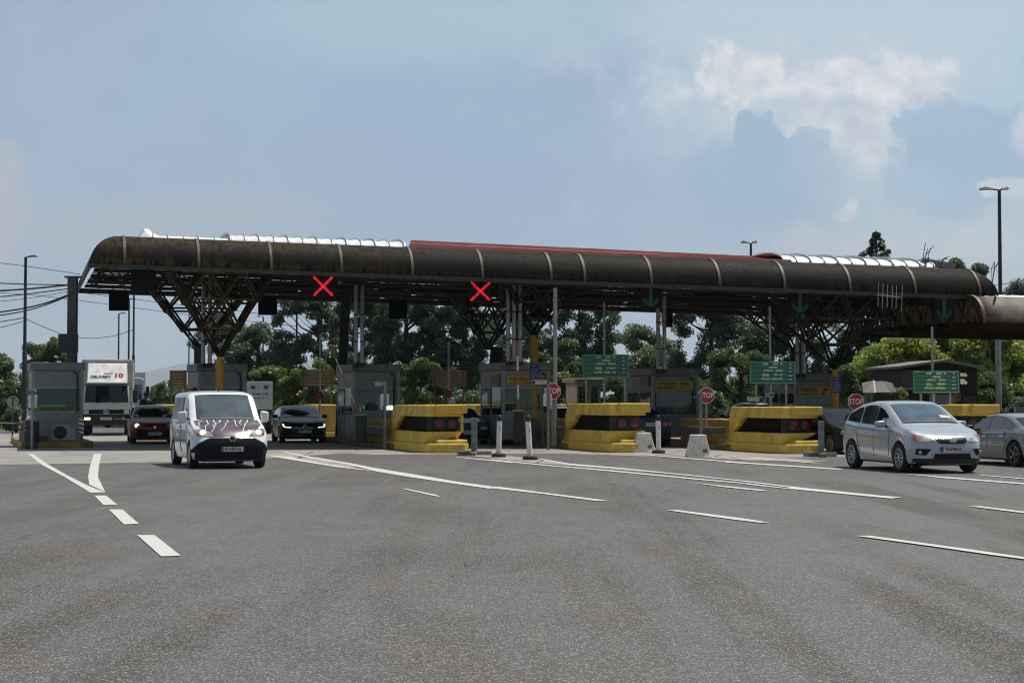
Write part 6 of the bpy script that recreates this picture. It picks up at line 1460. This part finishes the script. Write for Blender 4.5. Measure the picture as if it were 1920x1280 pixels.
def ptree(name, label, px0, px1, pytop, Y, m, nleaf, pybot=740, seed=1, group=None, lobes=7, leaf=.16, clump=.75, per=5, trunk=.22, tpx=None, fill=.8, cat='tree', limbs=9, dy=1, dens=1.0, hole=.30):
    """tree whose crown spans px0..px1 / pytop..pybot as measured on the photograph, at distance Y"""
    tpx = tpx or (px0+px1)/2; P = gxy(tpx, Y); s = FP/Y; zt, zb = zat(pytop, Y), max(.2, zat(pybot, Y)); r = np.random.default_rng(seed*31+5)
    hw, cx, H_ = (px1-px0)/s/2, ((px0+px1)/2-tpx)/s, zt-zb; ph = r.random((2, 5))*6.28; cl = []
    prof = lambda u, sd: (.38+.62*max(.02, math.sin(math.pi*min(1, (u*.86+.12))))**.75) * (1 + .16*math.sin(u*9+ph[sd, 0]) + .12*math.sin(u*17+ph[sd, 1]) + .08*math.sin(u*31+ph[sd, 2])) * (1 if u < .8 else max(.12, 1-((u-.8)/.2)**2*.75))
    hc = [(cx+r.uniform(-1, 1)*hw*.9, r.uniform(zb, zt), r.uniform(.10, .22)*hw+.12) for _ in range(int(4+hole*18))]     # gaps through the crown
    n = int(min(640, max(45, 2*hw*H_*per*2.1))); k_ = 0
    while len(cl) < n and k_ < n*6:
        k_ += 1; u = r.random()**.9; sx = r.uniform(-1, 1); sd = 0 if sx < 0 else 1; w = hw*prof(u, sd); x = cx + sx*w; z = zb + u*H_*.97; y = r.uniform(-1, 1)*min(hw, 2.6)*.8*math.sqrt(max(0, 1-sx*sx*.8))
        if any((x-a)**2 + ((z-b)*.8)**2 < c*c for a, b, c in hc): continue
        cl.append((x, y, z, clump*r.uniform(.30, .85)))
    t = thing(name, label, cat, P, 0, group); rr = random.Random(seed); th = zt*.86; lean = cx*.4; mb = MB()
    mb.tube([(0, 0, -.05), (lean*.2+.05, 0, th*.3), (lean*.6-.04, .05, th*.65), (lean, 0, th)], [trunk*1.2, trunk*.9, trunk*.6, trunk*.12], 9)
    ch = sorted(cl, key=lambda c_: rr.random())[:limbs*4]
    for i, c_ in enumerate(ch):
        e = Vector(c_[:3]); h = max(.12*zt, min(th*.95, e.z - .55*abs(e.x) - rr.uniform(.1, .6))); q = h/th; b = Vector((lean*q*q, 0, h)); md = b.lerp(e, .5) + Vector((rr.uniform(-.15, .15), rr.uniform(-.2, .2), rr.uniform(-.3, .1))); a = trunk*(.45 if i < limbs else .18)*(1-.5*q)
        mb.tube([b, md, e], [a, a*.6, a*.12], 6, cap=False)
    mb.build('trunk', BARK, t, smooth=50); leaf_mesh('crown', cl, int(nleaf*3.0*dens), leaf*.50, m, t, seed); return t
TG = 'tall trees beyond the toll plaza'; BG_ = 'bushes beyond the booths'
ptree('broadleaf_tree', 'bushy green tree behind the ribbed post at far left', 50, 140, 632, 125, LF_MID, 9000, 735, 3, None, leaf=.17, clump=.7, per=4)
ptree('hedge_tree', 'green hedge tree at the left edge behind the lamp pole', -70, 52, 668, 100, LF_MID, 9000, 790, 5, None, leaf=.15, clump=.6, cat='tree'); ptree('hedge_tree', 'darker green hedge tree between the lamp pole and lone booth', 36, 150, 688, 108, LF_DARK, 7000, 800, 6, None, leaf=.15)
ptree('broadleaf_tree', 'dark tree behind the struts of the first yellow column', 372, 470, 578, 112, LF_DARK, 9000, 735, 11, TG, tpx=432, per=3.6)
ptree('broadleaf_tree', 'rounded dark tree in the gap right of the first column struts', 426, 540, 610, 106, LF_DARK, 11000, 745, 12, TG, per=4)
ptree('broadleaf_tree', 'tall dark tree below the first red cross', 512, 642, 520, 102, LF_DARK, 15000, 742, 14, TG, 9, tpx=607, per=3.4, trunk=.26)
ptree('broadleaf_tree', 'tall open tree behind the pair of downpipes', 622, 724, 512, 104, LF_DARK, 11000, 735, 15, TG, 9, tpx=662, per=3.2)
ptree('broadleaf_tree', 'tall open tree with forked trunk right of the raised arm booth', 700, 812, 515, 101, LF_DARK, 12000, 728, 16, TG, 9, tpx=765, per=3.2, trunk=.28, limbs=12)
ptree('broadleaf_tree', 'tall wide tree left of the second red cross', 782, 926, 515, 101, LF_DARK, 15000, 728, 17, TG, 9, tpx=878, per=3.0, trunk=.30, limbs=12)
ptree('broadleaf_tree', 'thin pale tree in the gap beside the second red cross', 926, 1012, 535, 112, LF_DARK, 6500, 740, 18, TG, 8, per=2.6); ptree('broadleaf_tree', 'tall dark tree left of the first green sign', 996, 1146, 508, 100, LF_DARK, 14000, 728, 19, TG, 9, tpx=1095, per=3.2)
ptree('willow_tree', 'pale hazy tree behind the first green sign', 1128, 1262, 612, 115, LF_PALE, 8000, 750, 20, TG, per=3.4); ptree('willow_tree', 'pale tree behind the booth marked 15-555', 1180, 1290, 640, 110, LF_PALE, 6000, 760, 43, TG, per=3)
ptree('pine_tree', 'large dark tree behind the booth marked 15-555', 1240, 1430, 540, 98, LF_DARK, 17000, 750, 21, TG, 9, per=4.4); ptree('broadleaf_tree', 'sunlit leafy tree left of the second green sign', 1330, 1452, 640, 84, LF_MID, 9000, 780, 22, TG, leaf=.14, clump=.55, per=6)
ptree('broadleaf_tree', 'leafy tree behind the second green sign', 1430, 1580, 548, 96, LF_MID, 13000, 750, 23, TG, 8, per=4)
ptree('dark_conifer', 'broad black-green tree between the last yellow column and dark hut', 1560, 1712, 540, 92, LF_FIR, 20000, 790, 24, None, 9, leaf=.15, clump=.7, per=7)
wl_ = 'bright walnut-like trees at the right'
for i, (x0, x1, yt, yb, Y, lab) in enumerate(((1625, 1775, 625, 790, 86, 'bright green tree just left of the dark hut'), (1690, 1840, 600, 745, 92, 'bright green tree above the dark hut roof'), (1780, 1925, 608, 800, 86, 'bright green tree between the hut and the right lamp'), (1860, 2030, 600, 800, 88, 'bright green tree at the right edge under the side canopy'), (1715, 1860, 575, 690, 100, 'bright tree behind the curved rim of the side canopy'))):
    ptree('walnut_tree', lab, x0, x1, yt, Y, LF_WAL, 14000, yb, 30+i, wl_, 7, .22, .85, 8, hole=.05)
ptree('broadleaf_tree', 'dark green tree top showing over the right nose of the canopy', 1766, 1818, 481, 112, LF_DARK, 9000, 700, 52, TG, per=3.5); ptree('broadleaf_tree', 'tree top left of the tall right lamp', 1822, 1850, 500, 114, LF_DARK, 4000, 640, 54, TG, per=3.5); ptree('broadleaf_tree', 'small tree top right of the tall right lamp', 1876, 1935, 528, 110, LF_DARK, 4500, 680, 53, TG, per=3.5)
ptree('broadleaf_tree', 'leafy tree at the right edge behind the lamp', 1900, 2020, 560, 108, LF_MID, 8000, 760, 56, TG, per=3.5)
# conifer rising over the canopy
Yc = 95; P = gxy(1645, Yc); zt = zat(430, Yc); cl = []; r7 = np.random.default_rng(4); t = thing('fir_tree', 'pointed fir tree top rising above the white roof vaults at right', 'tree', P)
for i in range(150):
    u = r7.random()**1.25; z = zt - .25 - u*8; rr_ = min(2.1, .10+u*5.2)*r7.uniform(.25, 1) if u > .02 else .05; a = r7.random()*6.28; cl.append((math.cos(a)*rr_, math.sin(a)*rr_, z-.12*rr_, .22))
br = MB().tube([(0, 0, 0), (0, 0, zt*.7), (0, 0, zt)], [.24, .10, .012], 8)
for c_ in cl[:90]: br.tube([(0, 0, c_[2]-.1), c_[:3]], [.03, .01], 4, cap=False)
br.build('trunk', BARK, t); leaf_mesh('crown', cl, 9000, .07, LF_FIR, t, 3)
# bushes
for i, (x0, x1, yt, yb, Y, m_, n, lab) in enumerate((
    (452, 560, 690, 775, 92, LF_LIGHT, 9000, 'bright bush right of the white box trailer'), (535, 640, 672, 775, 90, LF_LIGHT, 9000, 'bright bush behind the brown board over the black hatchback'), (590, 660, 730, 790, 84, LF_PALE, 4000, 'pale bush under the brown board at the black hatchback'),
    (744, 836, 676, 772, 86, LF_MID, 9000, 'bush with pointed top right of the raised arm booth'), (856, 892, 731, 772, 84, LF_PALE, 3500, 'small round pale bush left of the booth with blue notice'), (780, 880, 730, 775, 95, LF_DARK, 5000, 'low dark bush under the right brown board'),
    (1028, 1100, 700, 772, 82, LF_LIGHT, 7000, 'bright bush beside the cream kiosk'), (1010, 1130, 640, 735, 92, LF_MID, 11000, 'large rounded bush behind the first stop sign'), (1130, 1180, 700, 775, 84, LF_MID, 4500, 'bush between the cream kiosk and next booth'),
    (1310, 1360, 740, 785, 80, LF_PALE, 3500, 'small pale bush behind the second stop sign'), (1568, 1606, 690, 770, 76, LF_MID, 3500, 'small bush right of the last yellow column'), (1668, 1700, 738, 760, 72, LF_LIGHT, 1500, 'small weed bush at the grey shelter'),
    (1828, 1900, 700, 800, 80, LF_MID, 6000, 'bush right of the dark hut'), (1880, 1960, 750, 810, 74, LF_DARK, 4000, 'low bush behind the grey sedan'), (0, 62, 770, 800, 88, LF_PALE, 3500, 'low pale weeds bush behind the round sign'),
    (640, 770, 700, 790, 93, LF_MID, 9000, 'wide green bush behind the raised arm and its booth'), (880, 1030, 705, 785, 94, LF_MID, 9000, 'wide green bush behind the booth with the blue notice'), (1170, 1340, 700, 790, 92, LF_MID, 10000, 'wide green bush behind the booth marked 15-555'), (1340, 1510, 700, 790, 90, LF_LIGHT, 10000, 'wide bright bush under the second green sign'), (440, 560, 705, 785, 96, LF_MID, 8000, 'green bush behind the white box trailer'),
    (288, 350, 712, 770, 150, LF_MID, 5000, 'small green bush left of the brown board behind the van'), (640, 745, 690, 770, 95, LF_MID, 7000, 'bush seen behind the raised arm booth'))):
    ptree('bush', lab, x0, x1, yt, Y, m_, n, yb, 60+i, BG_, 5, .13, .5, 7, .07, cat='bush', limbs=5)
# far woods and hills
r8 = np.random.default_rng(8); cl = []
for i in range(420):
    px = r8.uniform(-400, 1100); Y = r8.uniform(330, 420); b = gxy(px, Y); top = zat(716 + 14*math.sin(px/37) + (-12 if 300 < px < 360 else 0), Y); cl.append((b.x, Y, r8.uniform(.1, 1)*max(2, top-1.5), r8.uniform(1.6, 3.2)))
o = leaf_mesh('far_woods', cl, 26000, .8, LF_DARK, None, 9); o['kind'] = 'stuff'
hm = MB(); rws = []
for j, (Y, k_) in enumerate(((12500, 0), (14000, 1), (16000, .6))):
    rws.append([(x, Y, -.2 + k_*14000*((750-640)/FP)*(.62+.38*math.sin(x/1800+1.2)*math.cos(x/4600) + .10*math.sin(x/520) + .05*math.sin(x/220))*(1 if x < -1500 else max(.25, 1-(x+1500)/4000))) for x in np.linspace(-10000, 10000, 180)])
hm.grid(rws); ho = hm.build('hills', mat('forest_hill', (.05, .07, .035), .95, 0, .3, .01), None, smooth=80); ho['kind'] = 'structure'
# grass beyond the plaza
r9 = np.random.default_rng(12); n = 16000; px = r9.uniform(-60, 1990, n); Y = 96 + 30*r9.random(n)**1.3; X = (px-960)/FP*Y; h = .12+.30*r9.random(n); a = r9.random(n)*3.14; dx, dy = np.cos(a)*.05, np.sin(a)*.05; lx, ly = r9.normal(size=n)*.1, r9.normal(size=n)*.1
X = np.where((px > 60) & (px < 420), X-24, X)
v = np.stack([np.stack([X-dx, Y-dy, np.zeros(n)-.02], 1), np.stack([X+dx, Y+dy, np.zeros(n)-.02], 1), np.stack([X+lx+dx*.3, Y+ly, h], 1), np.stack([X+lx-dx*.3, Y+ly, h], 1)], 1).reshape(-1, 3)
me = bpy.data.meshes.new('verge_grass'); me.vertices.add(len(v)); me.vertices.foreach_set('co', v.ravel()); me.loops.add(len(v)); me.loops.foreach_set('vertex_index', np.arange(len(v))); me.polygons.add(n); me.polygons.foreach_set('loop_start', np.arange(0, 4*n, 4)); me.polygons.foreach_set('loop_total', np.full(n, 4)); me.update(calc_edges=True); me.materials.append(LF_LIGHT)
o = bpy.data.objects.new('verge_grass', me); COL.objects.link(o); o['kind'] = 'stuff'

# ---------------------------------------------------------------- the hazy summer air
hb = MB().box(-11000, 11000, -60, 18000, -1.03, 640); ho_ = hb.build('haze', bpy.data.materials.new('haze_air'), None); ho_['kind'] = 'stuff'
hmm = ho_.data.materials[0]; hmm.use_nodes = True; g = NG(hmm.node_tree); g.n.clear(); out = g.node('ShaderNodeOutputMaterial'); vol = g.node('ShaderNodeVolumePrincipled')
vol.inputs['Color'].default_value = (.80, .90, 1.0, 1); vol.inputs['Density'].default_value = .00009; vol.inputs['Anisotropy'].default_value = 0; g.l.new(vol.outputs[0], out.inputs['Volume'])
